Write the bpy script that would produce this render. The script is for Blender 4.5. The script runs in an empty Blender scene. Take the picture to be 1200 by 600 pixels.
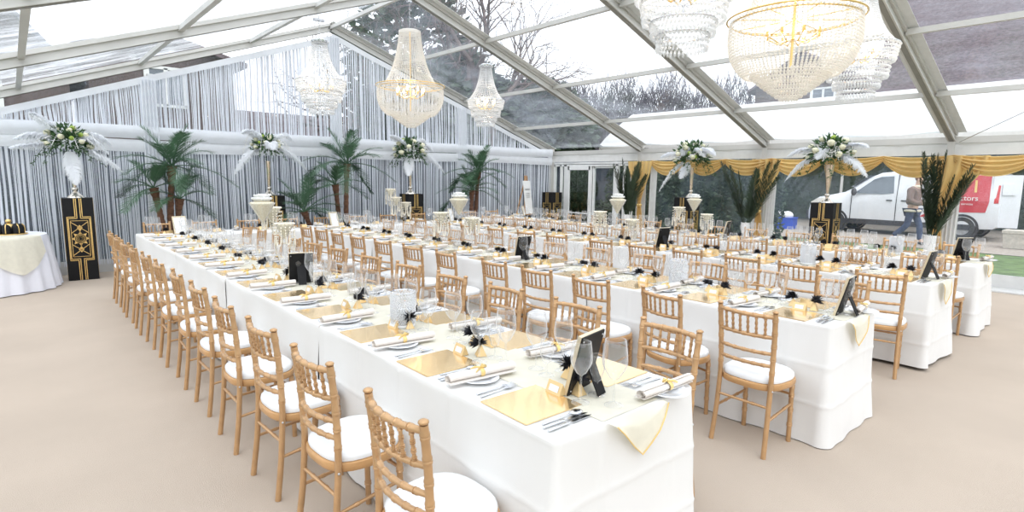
import bpy, math, random
from math import sin, cos, pi, sqrt, radians, exp
from mathutils import Vector, Matrix
rnd = random.Random(7)
SC = bpy.context.scene
COL = SC.collection

# ------------------------------------------------------------------ materials
def newmat(name):
    m = bpy.data.materials.new(name); m.use_nodes = True
    m.node_tree.nodes.clear()
    return m, m.node_tree.nodes, m.node_tree.links

def noise_col(N, L, c, var=0.06, scale=8.0, stretch=(1, 1, 1), c2=None, detail=3):
    tc = N.new('ShaderNodeTexCoord'); mp = N.new('ShaderNodeMapping'); mp.inputs['Scale'].default_value = stretch
    nz = N.new('ShaderNodeTexNoise'); nz.inputs['Scale'].default_value = scale; nz.inputs['Detail'].default_value = detail
    L.new(tc.outputs['Object'], mp.inputs['Vector']); L.new(mp.outputs['Vector'], nz.inputs['Vector'])
    r = N.new('ShaderNodeValToRGB'); r.color_ramp.elements[0].position = .3; r.color_ramp.elements[1].position = .7
    a = [max(0, x * (1 - var)) for x in c]; b = [min(1, x * (1 + var)) for x in c] if c2 is None else c2
    r.color_ramp.elements[0].color = (*a, 1); r.color_ramp.elements[1].color = (*b, 1)
    L.new(nz.outputs['Fac'], r.inputs['Fac'])
    return r, nz, mp

def mat(name, c, rough=.5, metal=0., var=.06, scale=8., stretch=(1, 1, 1), c2=None, bump=0., bscale=40., coat=0., spec=.5, trans=0., sheen=0., emit=0.):
    m, N, L = newmat(name)
    r, nz, mp = noise_col(N, L, c, var, scale, stretch, c2)
    p = N.new('ShaderNodeBsdfPrincipled'); o = N.new('ShaderNodeOutputMaterial')
    L.new(r.outputs['Color'], p.inputs['Base Color'])
    p.inputs['Roughness'].default_value = rough; p.inputs['Metallic'].default_value = metal
    p.inputs['Coat Weight'].default_value = coat; p.inputs['Specular IOR Level'].default_value = spec
    p.inputs['Sheen Weight'].default_value = sheen
    if emit:
        p.inputs['Emission Color'].default_value = (*c, 1); p.inputs['Emission Strength'].default_value = emit
    if bump:
        b = N.new('ShaderNodeBump'); b.inputs['Strength'].default_value = bump; b.inputs['Distance'].default_value = .01
        n2 = N.new('ShaderNodeTexNoise'); n2.inputs['Scale'].default_value = bscale; n2.inputs['Detail'].default_value = 4
        L.new(mp.outputs['Vector'], n2.inputs['Vector']); L.new(n2.outputs['Fac'], b.inputs['Height']); L.new(b.outputs['Normal'], p.inputs['Normal'])
    if trans:
        t = N.new('ShaderNodeBsdfTranslucent'); L.new(r.outputs['Color'], t.inputs['Color'])
        mx = N.new('ShaderNodeMixShader'); mx.inputs[0].default_value = trans
        L.new(p.outputs[0], mx.inputs[1]); L.new(t.outputs[0], mx.inputs[2]); L.new(mx.outputs[0], o.inputs[0])
    else:
        L.new(p.outputs[0], o.inputs[0])
    return m

def schlick(N, L, f0, normal=None, power=5.):
    g = N.new('ShaderNodeNewGeometry'); d = N.new('ShaderNodeVectorMath'); d.operation = 'DOT_PRODUCT'
    L.new(normal if normal is not None else g.outputs['Normal'], d.inputs[0]); L.new(g.outputs['Incoming'], d.inputs[1])
    def mth(op, a, b):
        n = N.new('ShaderNodeMath'); n.operation = op; n.use_clamp = op in ('SUBTRACT',)
        for i, q in enumerate((a, b)):
            if q is None: continue
            if isinstance(q, (int, float)): n.inputs[i].default_value = q
            else: L.new(q, n.inputs[i])
        return n.outputs[0]
    c = mth('ABSOLUTE', d.outputs['Value'], None)
    p = mth('POWER', mth('SUBTRACT', 1., c), power)
    return mth('ADD', mth('MULTIPLY', p, 1 - f0), f0)

def film(name, haze=.1, tint=(.97, .985, 1.), rough=.06, streak=(1, 1, 1), sc=3., refl=1., wr=.25, hcol=(.9, .94, 1.)):
    """clear flexible PVC: see-through, glossy by fresnel, slightly wrinkled, cloudy in patches"""
    m, N, L = newmat(name)
    tc = N.new('ShaderNodeTexCoord'); mp = N.new('ShaderNodeMapping'); mp.inputs['Scale'].default_value = streak
    L.new(tc.outputs['Object'], mp.inputs['Vector'])
    nz = N.new('ShaderNodeTexNoise'); nz.inputs['Scale'].default_value = sc; nz.inputs['Detail'].default_value = 6; nz.inputs['Roughness'].default_value = .6
    L.new(mp.outputs['Vector'], nz.inputs['Vector'])
    bp = N.new('ShaderNodeBump'); bp.inputs['Strength'].default_value = wr; bp.inputs['Distance'].default_value = .03
    L.new(nz.outputs['Fac'], bp.inputs['Height'])
    tr = N.new('ShaderNodeBsdfTransparent'); tr.inputs[0].default_value = (*tint, 1)
    gl = N.new('ShaderNodeBsdfGlossy'); gl.inputs['Roughness'].default_value = rough; gl.inputs['Color'].default_value = (.9, .95, 1, 1)
    L.new(bp.outputs['Normal'], gl.inputs['Normal'])
    fr = schlick(N, L, .05, bp.outputs['Normal'])
    mu = N.new('ShaderNodeMath'); mu.operation = 'MULTIPLY'; mu.inputs[1].default_value = refl; L.new(fr, mu.inputs[0])
    m1 = N.new('ShaderNodeMixShader'); L.new(mu.outputs[0], m1.inputs[0]); L.new(tr.outputs[0], m1.inputs[1]); L.new(gl.outputs[0], m1.inputs[2])
    # cloudy patches: haze and bluish reflections painted in as translucency
    di = N.new('ShaderNodeBsdfTranslucent'); di.inputs[0].default_value = (*hcol, 1)
    n2 = N.new('ShaderNodeTexNoise'); n2.inputs['Scale'].default_value = sc * .45; n2.inputs['Detail'].default_value = 8; n2.inputs['Roughness'].default_value = .7
    L.new(mp.outputs['Vector'], n2.inputs['Vector'])
    rp = N.new('ShaderNodeMapRange'); rp.inputs['From Min'].default_value = .42; rp.inputs['From Max'].default_value = .75
    rp.inputs['To Min'].default_value = haze * .25; rp.inputs['To Max'].default_value = haze * 2; L.new(n2.outputs['Fac'], rp.inputs['Value'])
    m2 = N.new('ShaderNodeMixShader'); L.new(rp.outputs[0], m2.inputs[0]); L.new(m1.outputs[0], m2.inputs[1]); L.new(di.outputs[0], m2.inputs[2])
    o = N.new('ShaderNodeOutputMaterial'); L.new(m2.outputs[0], o.inputs[0])
    return m

def thinglass(name, tint=(.97, .98, .985), refl=1.1, rough=.02, ior=1.5, body=0., bcol=(1, 1, 1), edge=.5, rimw=0.):
    """thin clear glass: fresnel reflection over transparency; rims darken with the longer path through glass"""
    m, N, L = newmat(name)
    lw = N.new('ShaderNodeLayerWeight'); lw.inputs['Blend'].default_value = .5
    cr = N.new('ShaderNodeValToRGB'); cr.color_ramp.elements[0].color = (*tint, 1); cr.color_ramp.elements[1].color = (tint[0] * edge, tint[1] * edge, tint[2] * (edge + .03), 1)
    cr.color_ramp.elements[0].position = .68; cr.color_ramp.elements[1].position = 1.
    L.new(lw.outputs['Facing'], cr.inputs['Fac'])
    tr = N.new('ShaderNodeBsdfTransparent'); L.new(cr.outputs['Color'], tr.inputs[0])
    gl = N.new('ShaderNodeBsdfGlossy'); gl.inputs['Roughness'].default_value = rough
    fr = schlick(N, L, ((ior - 1) / (ior + 1)) ** 2)
    mu = N.new('ShaderNodeMath'); mu.operation = 'MULTIPLY'; mu.inputs[1].default_value = refl; L.new(fr, mu.inputs[0])
    m1 = N.new('ShaderNodeMixShader'); L.new(mu.outputs[0], m1.inputs[0]); L.new(tr.outputs[0], m1.inputs[1]); L.new(gl.outputs[0], m1.inputs[2])
    last = m1
    if body:
        d = N.new('ShaderNodeBsdfTranslucent'); d.inputs[0].default_value = (*bcol, 1)
        d2 = N.new('ShaderNodeBsdfDiffuse'); d2.inputs[0].default_value = (*bcol, 1)
        a = N.new('ShaderNodeMixShader'); a.inputs[0].default_value = .5; L.new(d.outputs[0], a.inputs[1]); L.new(d2.outputs[0], a.inputs[2])
        m2 = N.new('ShaderNodeMixShader'); m2.inputs[0].default_value = body
        if rimw:  # whitish rim mixed into the colour for reflected sky and refracted bright table
            q = schlick(N, L, 0., power=2.0); u = N.new('ShaderNodeMath'); u.operation = 'MULTIPLY_ADD'; L.new(q, u.inputs[0]); u.inputs[1].default_value = rimw; u.inputs[2].default_value = body; L.new(u.outputs[0], m2.inputs[0])
        L.new(m1.outputs[0], m2.inputs[1]); L.new(a.outputs[0], m2.inputs[2]); last = m2
    o = N.new('ShaderNodeOutputMaterial'); L.new(last.outputs[0], o.inputs[0])
    return m

M = {}
M['carpet'] = mat('beige_carpet', (.51, .43, .355), .95, var=.05, scale=1.2, bump=.5, bscale=260, spec=.1)
M['alu'] = mat('aluminium_frame', (.60, .59, .565), .45, metal=.2, var=.05, scale=3)
M['alu_dark'] = mat('aluminium_channel', (.27, .265, .245), .5, metal=.3, var=.06)
M['hem'] = mat('white_hem', (.74, .74, .72), .6, var=.04, trans=.25)
M['whitepaint'] = mat('white_frame_paint', (.78, .79, .79), .4, var=.03)
M['pvcwhite'] = mat('white_pvc', (.76, .76, .75), .5, var=.04, trans=.2)
M['film_r'] = film('clear_roof_film', haze=.11, streak=(1, .5, 1), sc=2.2, wr=.5, hcol=(.80, .88, 1.), tint=(.93, .965, 1.))
M['film_l'] = film('clear_roof_film_grazing_haze', haze=.36, streak=(.8, 3.5, 1), sc=2.6, wr=.6, refl=1.0, tint=(.92, .96, 1.))  # left slope: heavier haze put into the film for its grazing-angle whiteness
M['film_w'] = film('clear_wall_film', haze=.09, streak=(1, 1, .5), sc=1.6, wr=.3, hcol=(.62, .75, 1.))
M['film_g'] = film('clear_gable_film', haze=.03, sc=2.0, wr=.2)
M['glass_door'] = thinglass('door_glass', tint=(.93, .95, .95))
M['drape'] = mat('white_voile', (.82, .84, .88), .8, var=.03, trans=.35)
M['string'] = mat('white_curtain_thread', (.90, .92, .96), .7, var=.03, scale=3, trans=.65)
M['goldcloth'] = mat('gold_satin', (.80, .56, .22), .34, var=.06, scale=4, sheen=.3, trans=.25)
M['gold'] = mat('gold_leaf_paint', (.86, .60, .24), .28, metal=.9, var=.08)
M['chairgold'] = mat('gold_chair_paint', (.53, .325, .165), .28, metal=.4, var=.10, scale=14, bump=.08, bscale=60)
M['seatwood'] = mat('gold_seat_rim', (.56, .32, .14), .35, metal=.2, var=.10, scale=14)
M['pad'] = mat('white_seat_pad', (.80, .81, .82), .6, var=.02, bump=.15, bscale=25)
M['steel'] = mat('polished_steel', (.72, .74, .78), .15, metal=1., var=.04)
M['screw'] = mat('steel_screw', (.6, .6, .6), .3, metal=1.)
M['cloth'] = mat('white_tablecloth', (.74, .732, .715), .75, var=.015, scale=3, bump=.06, bscale=300, sheen=.2)
M['tabletop'] = mat('plywood_top', (.55, .42, .28), .6, var=.12, scale=10, stretch=(1, 8, 1))
M['blackmetal'] = mat('black_metal', (.02, .02, .022), .4, metal=.3)
M['runner'] = mat('cream_organza', (.87, .835, .71), .55, var=.04, scale=20, trans=.3)
M['goldedge'] = mat('gold_stitched_edge', (.74, .52, .20), .5)
M['placemat'] = mat('gold_mirror_mat', (.91, .67, .36), .17, metal=.8, var=.03, scale=6)
M['china'] = mat('white_china', (.82, .84, .87), .15, coat=.4, var=.01)
M['napkin'] = mat('ivory_napkin', (.84, .79, .74), .8, var=.03, scale=20, trans=.15)
M['ribbon'] = mat('gold_ribbon', (.82, .60, .24), .35, metal=.3)
M['card'] = mat('gold_card', (.80, .58, .29), .35, metal=.45, var=.05)
M['paper'] = mat('white_paper', (.84, .84, .83), .7, var=.02)
M['feather_black'] = mat('black_feather', (.012, .012, .016), .6)
M['feather_white'] = mat('white_feather', (.93, .94, .96), .8, var=.01, trans=.55)
M['glass'] = thinglass('wine_glass', edge=.34, tint=(.99,.992,.995), ior=1.6, refl=1.25, body=.05, rimw=.55)
M['crystal'] = thinglass('cut_crystal', body=.55, bcol=(.97, .98, 1.), ior=1.9, refl=1.6, edge=.9, tint=(1, 1, 1))
M['crystal_warm'] = thinglass('cut_crystal_warm', body=.55, bcol=(1., .97, .925), ior=1.9, refl=1.6, edge=.9, tint=(1, .99, .97))
M['acrylic'] = thinglass('clear_vase_glass', body=.06, rimw=.4, edge=.85, tint=(.98, .985, .985))
M['pearl'] = mat('ivory_pearl', (.84, .78, .66), .22, coat=.5, var=.03)
M['pearlfill'] = mat('pearl_filling', (.78, .68, .46), .35, var=.18, scale=90, c2=(.86, .80, .66), bump=.6, bscale=120)
M['rose'] = mat('cream_rose', (.84, .82, .62), .6, var=.06, scale=20, trans=.2)
M['whiteflower'] = mat('white_flower', (.86, .86, .84), .6, var=.03, trans=.25)
M['leaf'] = mat('green_leaf', (.055, .12, .045), .5, var=.3, scale=20, trans=.25)
M['limeleaf'] = mat('lime_bud', (.35, .48, .08), .5, var=.15, trans=.2)
M['palm'] = mat('palm_leaflet', (.075, .155, .085), .5, var=.3, scale=6, trans=.25)
M['palmdark'] = mat('dark_palm_leaflet', (.030, .050, .026), .6, var=.35, scale=6, trans=.1)
M['trunk'] = mat('palm_trunk', (.15, .075, .045), .9, var=.4, scale=14, stretch=(1, 1, 3), bump=.8, bscale=30)
M['black'] = mat('black_gloss_board', (.010, .010, .011), .5, var=.1, spec=.2)
M['silver'] = mat('silvered_vase', (.78, .73, .66), .14, metal=.95, var=.1, scale=10)
M['vasegold'] = mat('champagne_mirror_vase', (.80, .70, .58), .16, metal=.95, var=.1, scale=10)
M['wood'] = mat('easel_wood', (.55, .30, .13), .5, var=.15, scale=8, stretch=(6, 6, 1))
M['bulb'] = mat('warm_lamp', (1., .74, .38), .4, emit=9.)
M['chain'] = mat('chrome_chain', (.6, .6, .62), .25, metal=1.)
M['bluecloth'] = mat('white_round_cloth', (.78, .79, .86), .7, var=.02)
# outdoors
M['grass'] = mat('lawn', (.12, .19, .065), .9, var=.35, scale=3, bump=.8, bscale=120)
M['gravel'] = mat('gravel_drive', (.36, .32, .28), .95, var=.2, scale=12, bump=.8, bscale=80)
M['brick'] = mat('brick_wall', (.105, .078, .075), .9, var=.25, scale=10, bump=.3, bscale=40)
M['rooftile'] = mat('clay_roof_tiles', (.125, .095, .105), .85, var=.35, scale=7, stretch=(1, 1, 2), bump=.8, bscale=14)
M['slate'] = mat('dark_slate', (.075, .085, .115), .8, var=.3, scale=3, bump=.5, bscale=10)
M['bark'] = mat('tree_bark', (.10, .085, .075), .9, var=.3, scale=6)
M['twigmass'] = mat('winter_thicket', (.13, .12, .145), .9, var=.4, scale=2)
M['twig'] = mat('bare_twigs', (.15, .11, .10), .9, var=.3, scale=3)
M['hedge'] = mat('hedge_leaf', (.050, .080, .045), .7, var=.4, scale=5, trans=.1)
M['vanwhite'] = mat('van_paint_white', (.70, .73, .77), .25, coat=.6, var=.02)
M['vanred'] = mat('van_livery_red', (.52, .035, .05), .3, coat=.5, var=.05)
M['vandark'] = mat('van_black_plastic', (.03, .03, .035), .5)
M['vanglass'] = mat('van_tinted_glass', (.10, .13, .16), .08, coat=.5)
M['rubber'] = mat('tyre_rubber', (.035, .035, .035), .8)
M['rim'] = mat('wheel_rim_silver', (.55, .56, .58), .3, metal=.7)
M['lampred'] = mat('tail_lamp_red', (.55, .03, .03), .2)
M['lampclear'] = mat('headlamp_lens', (.75, .73, .68), .1, coat=.6)
M['amber'] = mat('amber_lens', (.7, .28, .04), .2)
M['skin'] = mat('skin', (.62, .40, .30), .5)
M['hair'] = mat('ginger_hair', (.28, .13, .06), .6, var=.3, scale=30)
M['suede'] = mat('brown_suede', (.185, .125, .105), .9, var=.15, scale=12)
M['fleece'] = mat('cream_fleece', (.74, .68, .58), .95, var=.1, scale=40)
M['denim'] = mat('blue_denim', (.045, .065, .13), .9, var=.25, scale=12)
M['bluecrate'] = mat('blue_crate_plastic', (.02, .08, .55), .4)
M['bag'] = mat('white_bag', (.8, .8, .8), .5)
M['stone'] = mat('stone_trough', (.52, .49, .43), .9, var=.15, scale=14, bump=.5, bscale=40)

# ------------------------------------------------------------------ mesh builder
class MB:
    def __init__(s): s.v = []; s.f = []
    def add(s, vs, fs):
        b = len(s.v); s.v += [tuple(p) for p in vs]; s.f += [tuple(b + i for i in f) for f in fs]; return s
    def box(s, c, d, rot=None, taper=1.):
        x, y, z = d[0] / 2, d[1] / 2, d[2] / 2
        P = [Vector((sx * x * (taper if sz > 0 else 1), sy * y * (taper if sz > 0 else 1), sz * z)) for sz in (-1, 1) for sy in (-1, 1) for sx in (-1, 1)]
        if rot is not None: P = [rot @ p for p in P]
        return s.add([p + Vector(c) for p in P], [(0, 2, 3, 1), (4, 5, 7, 6), (0, 1, 5, 4), (2, 6, 7, 3), (0, 4, 6, 2), (1, 3, 7, 5)])
    def tube(s, pts, rad, n=8, cap=True, flat=1., up=None):
        pts = [Vector(p) for p in pts]; k = len(pts)
        if not hasattr(rad, '__len__'): rad = [rad] * k
        T = []
        for i in range(k):
            t = pts[min(i + 1, k - 1)] - pts[max(i - 1, 0)]
            T.append(t.normalized() if t.length > 1e-9 else Vector((0, 0, 1)))
        u = Vector(up) if up is not None else (Vector((1, 0, 0)) if abs(T[0].x) < .8 else Vector((0, 1, 0)))
        vs = []; fs = []
        for i in range(k):
            u = u - T[i] * u.dot(T[i])
            u = u.normalized() if u.length > 1e-6 else T[i].orthogonal().normalized()
            w = T[i].cross(u)
            for j in range(n):
                a = 2 * pi * j / n
                vs.append(pts[i] + (u * cos(a) + w * sin(a) * flat) * rad[i])
        for i in range(k - 1):
            for j in range(n):
                fs.append((i * n + j, i * n + (j + 1) % n, (i + 1) * n + (j + 1) % n, (i + 1) * n + j))
        if cap:
            fs.append(tuple(reversed(range(n)))); fs.append(tuple((k - 1) * n + j for j in range(n)))
        return s.add(vs, fs)
    def lathe(s, prof, n=24, c=(0, 0, 0), cap=False, sx=1., sy=1.):
        vs = []; fs = []
        for r, z in prof:
            for j in range(n):
                a = 2 * pi * j / n; vs.append((c[0] + r * cos(a) * sx, c[1] + r * sin(a) * sy, c[2] + z))
        for i in range(len(prof) - 1):
            for j in range(n): fs.append((i * n + j, i * n + (j + 1) % n, (i + 1) * n + (j + 1) % n, (i + 1) * n + j))
        if cap:
            fs.append(tuple(reversed(range(n)))); k = len(prof) - 1; fs.append(tuple(k * n + j for j in range(n)))
        return s.add(vs, fs)
    def ball(s, c, r, nu=10, nv=6, sc=(1, 1, 1), rot=None):
        vs = [Vector((0, 0, -1))]; fs = []
        for i in range(1, nv):
            t = pi * i / nv
            for j in range(nu): vs.append(Vector((sin(t) * cos(2 * pi * j / nu), sin(t) * sin(2 * pi * j / nu), -cos(t))))
        vs.append(Vector((0, 0, 1))); top = len(vs) - 1
        for j in range(nu):
            fs.append((0, 1 + (j + 1) % nu, 1 + j)); fs.append((top, top - nu + j, top - nu + (j + 1) % nu))
        for i in range(nv - 2):
            for j in range(nu): fs.append((1 + i * nu + j, 1 + i * nu + (j + 1) % nu, 1 + (i + 1) * nu + (j + 1) % nu, 1 + (i + 1) * nu + j))
        o = []
        for p in vs:
            q = Vector((p.x * r * sc[0], p.y * r * sc[1], p.z * r * sc[2]))
            if rot is not None: q = rot @ q
            o.append(q + Vector(c))
        return s.add(o, fs)
    def octa(s, c, r, h=1.):
        x, y, z = c
        return s.add([(x + r, y, z), (x, y + r, z), (x - r, y, z), (x, y - r, z), (x, y, z + r * h), (x, y, z - r * h)],
                     [(0, 1, 4), (1, 2, 4), (2, 3, 4), (3, 0, 4), (1, 0, 5), (2, 1, 5), (3, 2, 5), (0, 3, 5)])
    def grid(s, fn, nu, nv):
        vs = [fn(i / nu, j / nv) for j in range(nv + 1) for i in range(nu + 1)]
        fs = [(j * (nu + 1) + i, j * (nu + 1) + i + 1, (j + 1) * (nu + 1) + i + 1, (j + 1) * (nu + 1) + i) for j in range(nv) for i in range(nu)]
        return s.add(vs, fs)
    def prism(s, poly, z0, z1, M_=None):
        n = len(poly); vs = [Vector((x, y, z0)) for x, y in poly] + [Vector((x, y, z1)) for x, y in poly]
        if M_ is not None: vs = [M_ @ v for v in vs]
        return s.add(vs, [tuple(reversed(range(n))), tuple(n + i for i in range(n))] + [(i, (i + 1) % n, n + (i + 1) % n, n + i) for i in range(n)])
    def merge(s, o, Mx=None):
        return s.add([Mx @ Vector(p) for p in o.v] if Mx is not None else o.v, o.f)
    def mesh(s, name, m, smooth=40):
        me = bpy.data.meshes.new(name); me.from_pydata(s.v, [], s.f)
        if m is not None: me.materials.append(m)
        if smooth:
            me.polygons.foreach_set('use_smooth', [True] * len(me.polygons))
            if smooth < 180: me.set_sharp_from_angle(angle=radians(smooth))
        me.update(); return me
    def build(s, name, m, parent=None, smooth=40, loc=None):
        o = bpy.data.objects.new(name, s.mesh(name, m, smooth)); COL.objects.link(o)
        if parent is not None: o.parent = parent
        if loc is not None: o.location = loc
        return o

def inst(name, me, parent=None, loc=(0, 0, 0), rz=0., rot=None):
    o = bpy.data.objects.new(name, me); COL.objects.link(o)
    if parent is not None: o.parent = parent
    o.location = loc
    o.rotation_euler = rot if rot is not None else (0, 0, rz)
    return o

def tag(o, label=None, cat=None, group=None, kind=None):
    if label: o['label'] = label
    if cat: o['category'] = cat
    if group: o['group'] = group
    if kind: o['kind'] = kind
    return o
def thing(name, label, cat, loc=(0, 0, 0), rz=0., group=None):
    o = bpy.data.objects.new(name, None); COL.objects.link(o); o.empty_display_size = .1
    o.location = loc; o.rotation_euler = (0, 0, rz)
    return tag(o, label, cat, group)
def copy_tree(o, parent=None, loc=None, rz=None, label=None, group=None):
    c = o.copy(); COL.objects.link(c)
    if parent is not None: c.parent = parent
    if loc is not None: c.location = loc
    if rz is not None: c.rotation_euler = (0, 0, rz)
    if label: c['label'] = label
    if group: c['group'] = group
    for ch in KIDS.get(o.name, ()): copy_tree(ch, c)
    return c
KIDS = {}
def remember(o):
    KIDS[o.name] = [c for c in bpy.data.objects if c.parent == o]
    for c in KIDS[o.name]: remember(c)
def struct(name, mb, m, smooth=40, label=None, parent=None):
    o = mb.build(name, m, parent, smooth)
    if parent is None: o['kind'] = 'structure'
    if label: o['label'] = label
    return o
ORD = ['first', 'second', 'third', 'fourth', 'fifth', 'sixth', 'seventh', 'eighth', 'ninth', 'tenth', 'eleventh', 'twelfth', 'thirteenth']
# ------------------------------------------------------------------ tent
XA, ZA, ZE, XR, G, BAY = 5.107, 4.677, 2.426, 11.504, 11.525, 3.043
XL = 2 * XA - XR
SL = (ZA - ZE) / (XR - XA)
def zroof(x): return ZA - SL * abs(x - XA)
NB = 5
RY = [G - k * BAY for k in range(NB + 1)]
YB = RY[-1]
mb = MB().grid(lambda u, v: (XL - .05 + u * (XR - XL + .1), YB + v * (G - YB), 0.), 40, 40)
# faint ridges where the carpet is laid loosely
for i, (x, y, z) in enumerate(mb.v):
    mb.v[i] = (x, y, 0.0)
struct('floor', mb, M['carpet'])

rafter_i = 0
for k, y in enumerate(RY):
    for sgn, xe in ((1, XR), (-1, XL)):
        a = Vector((XA, y, ZA)); b = Vector((xe, y, ZE)); d = (b - a); ln = d.length; d.normalize()
        up = Vector((0, 1, 0)).cross(d) * sgn
        if up.z < 0: up = -up
        R = Matrix((d, Vector((0, 1, 0)), up)).transposed()
        m1 = MB().box((a + b) / 2 - up * .085, (ln, .07, .12), R)
        # side flanges (keder channels)
        for q in (-1, 1):
            m1.box((a + b) / 2 - up * .03 + Vector((0, q * .05, 0)), (ln, .035, .05), R)
            m1.box((a + b) / 2 - up * .142 + Vector((0, q * .042, 0)), (ln, .02, .02), R)
        struct('roof_beam', m1, M['alu'], 30)
        m2 = MB().box((a + b) / 2 - up * .1525, (ln, .062, .006), R)
        struct('roof_beam_channel_trim', m2, M['alu_dark'], 30)
        m3 = MB()
        for q in (-1, 1):
            if (k == 0 and q > 0) or sgn < 0: continue
            m3.box((a + b) / 2 + up * .004 + Vector((0, q * .115, 0)), (ln, .12, .006), R)
        struct('roof_hem_trim', m3, M['hem'], 30)
# purlins, ridge, eaves
PX = [XA - 4.92, XA - 3.34, XA - 1.56, XA, XA + 1.58, XA + 3.33, XA + 4.95]
for i, x in enumerate(PX):
    for k in range(NB):
        y0, y1 = RY[k + 1] + .05, RY[k] - .05
        z = zroof(x) - (.05 if x != XA else .09)
        struct('roof_purlin_beam', MB().box((x, (y0 + y1) / 2, z), (.045, y1 - y0, .06)).box((x, (y0 + y1) / 2, z - .036), (.062, y1 - y0, .010)), M['alu'], 30)
for xe, s in ((XR, 1), (XL, -1)):
    for k in range(NB):
        y0, y1 = RY[k + 1], RY[k]
        struct('eave_beam', MB().box((xe, (y0 + y1) / 2, ZE - .12), (.10, y1 - y0 - .08, .10)).box((xe - s * .02, (y0 + y1) / 2, ZE - .185), (.05, y1 - y0 - .08, .02)), M['alu'], 30)
        struct('eave_valance_trim', MB().grid(lambda u, v: (xe - s * (.05 + .012 * sin(u * 19)), y0 + u * (y1 - y0), ZE - .19 - v * .17), 30, 2), M['pvcwhite'])
    for k in range(NB + 1):
        struct('side_column', MB().box((xe, RY[k], ZE / 2), (.12, .10, ZE)), M['alu'], 30)
# roof skin, one sheet per bay and slope
for k in range(NB):
    for sgn, xe in ((1, XR), (-1, XL)):
        def fn(u, v, k=k, xe=xe):
            x = XA + (xe - XA) * u; y = RY[k + 1] + v * BAY
            sag = -.02 * sin(pi * v) * (1 + .4 * sin(u * 11 + k))
            return (x, y, zroof(x) + .012 + sag)
        struct('ceiling_film_panel', MB().grid(fn, 24, 12), M['film_r'] if sgn > 0 else M['film_l'], 180)
# gable: bottom rail, uprights, clear sheet
gx = [XL, XA - 3.2, XA, XA + 3.2, XR]
for x in gx:
    struct('gable_column', MB().box((x, G, zroof(x) / 2 - .13), (.09, .09, zroof(x) - .26)), M['whitepaint'], 30)
struct('gable_rail_beam', MB().box((XA, G, 2.38), (XR - XL, .06, .07)), M['whitepaint'], 30)
mb = MB()
mb.add([(XL, G + .06, 0), (XR, G + .06, 0), (XR, G + .06, ZE), (XA, G + .06, ZA), (XL, G + .06, ZE)], [(0, 1, 2, 3, 4)])
struct('wall_back', mb, M['film_g'], 0)
struct('baseboard_back', MB().box((XA, G - .03, .105), (XR - XL - .1, .03, .21)), M['pvcwhite'], 30)
# rear closing wall of the tent behind the camera
mb = MB(); mb.add([(XL, YB, 0), (XR, YB, 0), (XR, YB, ZE), (XA, YB, ZA), (XL, YB, ZE)], [(4, 3, 2, 1, 0)])
struct('wall_front', mb, M['film_g'], 0)
# side walls: clear window sheets with white hems
for xe, s, nm in ((XR, 1, 'right'), (XL, -1, 'left')):
    for k in range(NB):
        if s > 0 and k == 0: continue
        y0, y1 = RY[k + 1] + .06, RY[k] - .06
        def fw(u, v):
            return (xe + s * .02 - s * .02 * sin(u * pi) * sin(v * pi), y0 + u * (y1 - y0), .05 + v * (ZE - .22))
        struct('window_%d' % (k + (0 if s > 0 else 5)), MB().grid(fw, 12, 8), M['film_w'], 180)
        for ye in (y0, y1):
            struct('window_hem_trim', MB().box((xe - s * .01, ye + (.07 if ye == y0 else -.07), 1.15), (.012, .12, 2.2)), M['pvcwhite'], 30)
    struct('baseboard_' + nm, MB().box((xe - s * .03, (YB + G) / 2, .11), (.025, G - YB, .22)).box((xe - s * .25, (YB + G) / 2, .012), (.42, G - YB, .02)), M['pvcwhite'], 30)
# glazed door in the first bay of the right wall
d = thing('door_1', None, None); d['kind'] = 'structure'
fr = MB()
X = XR
for y, w in ((11.36, .05), (11.12, .05), (10.95, .09), (9.17, .08), (8.95, .04), (8.72, .05)):
    fr.box((X, y, 1.0), (.07, w, 2.0))
for z, h in ((2.03, .05), (1.97, .04), (.03, .06)): fr.box((X, 10.04, z), (.07, 2.7, h))
fr.build('door_frame', M['whitepaint'], d, 30)
leaf = MB()
y0, y1 = 10.0, 10.90
for y in (y0 + .05, y1 - .05): leaf.box((X - .02, y, 1.0), (.045, .10, 1.92))
leaf.box((X - .02, 10.45, 1.90), (.045, .8, .10)); leaf.box((X - .02, 10.45, .70), (.03, .8, .03)); leaf.box((X - .02, 10.45, .12), (.045, .8, .16))
leaf.build('door_leaf', M['whitepaint'], d, 30)
leaf2 = MB()
y2 = 9.22
leaf2.box((X + .02, y2 + .05, 1.0), (.045, .06, 1.92)).box((X + .02, 9.95, 1.0), (.045, .06, 1.92)).box((X + .02, 9.6, 1.92), (.045, .7, .05)).box((X + .02, 9.6, .1), (.045, .7, .12))
leaf2.build('door_leaf', M['whitepaint'], d, 30)
for (a, b, nm) in ((10.05, 10.85, 'door_glass'), (9.28, 9.93, 'door_glass'), (11.14, 11.34, 'side_glass'), (8.74, 9.13, 'side_glass')):
    MB().box((X, (a + b) / 2, 1.05), (.008, b - a, 1.75)).build(nm, M['glass_door'], d, 0)
MB().tube([(X - .06, 10.06, .95), (X - .10, 10.06, .95), (X - .10, 10.06, 1.1), (X - .06, 10.06, 1.1)], .01, 6).build('door_handle', M['steel'], d)
# steel bracing cables under the roof of the bays nearest the camera
def cable(a, b, label):
    tag(MB().tube([a, b], .006, 6).build('bracing_cable', M['chain']), label, 'cable')
cable((XR - .14, RY[3] - .12, ZE - .16), (8.4, RY[4] + .2, zroof(8.4) - .22), 'steel bracing cable rising from the eave to the next roof beam')

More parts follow.
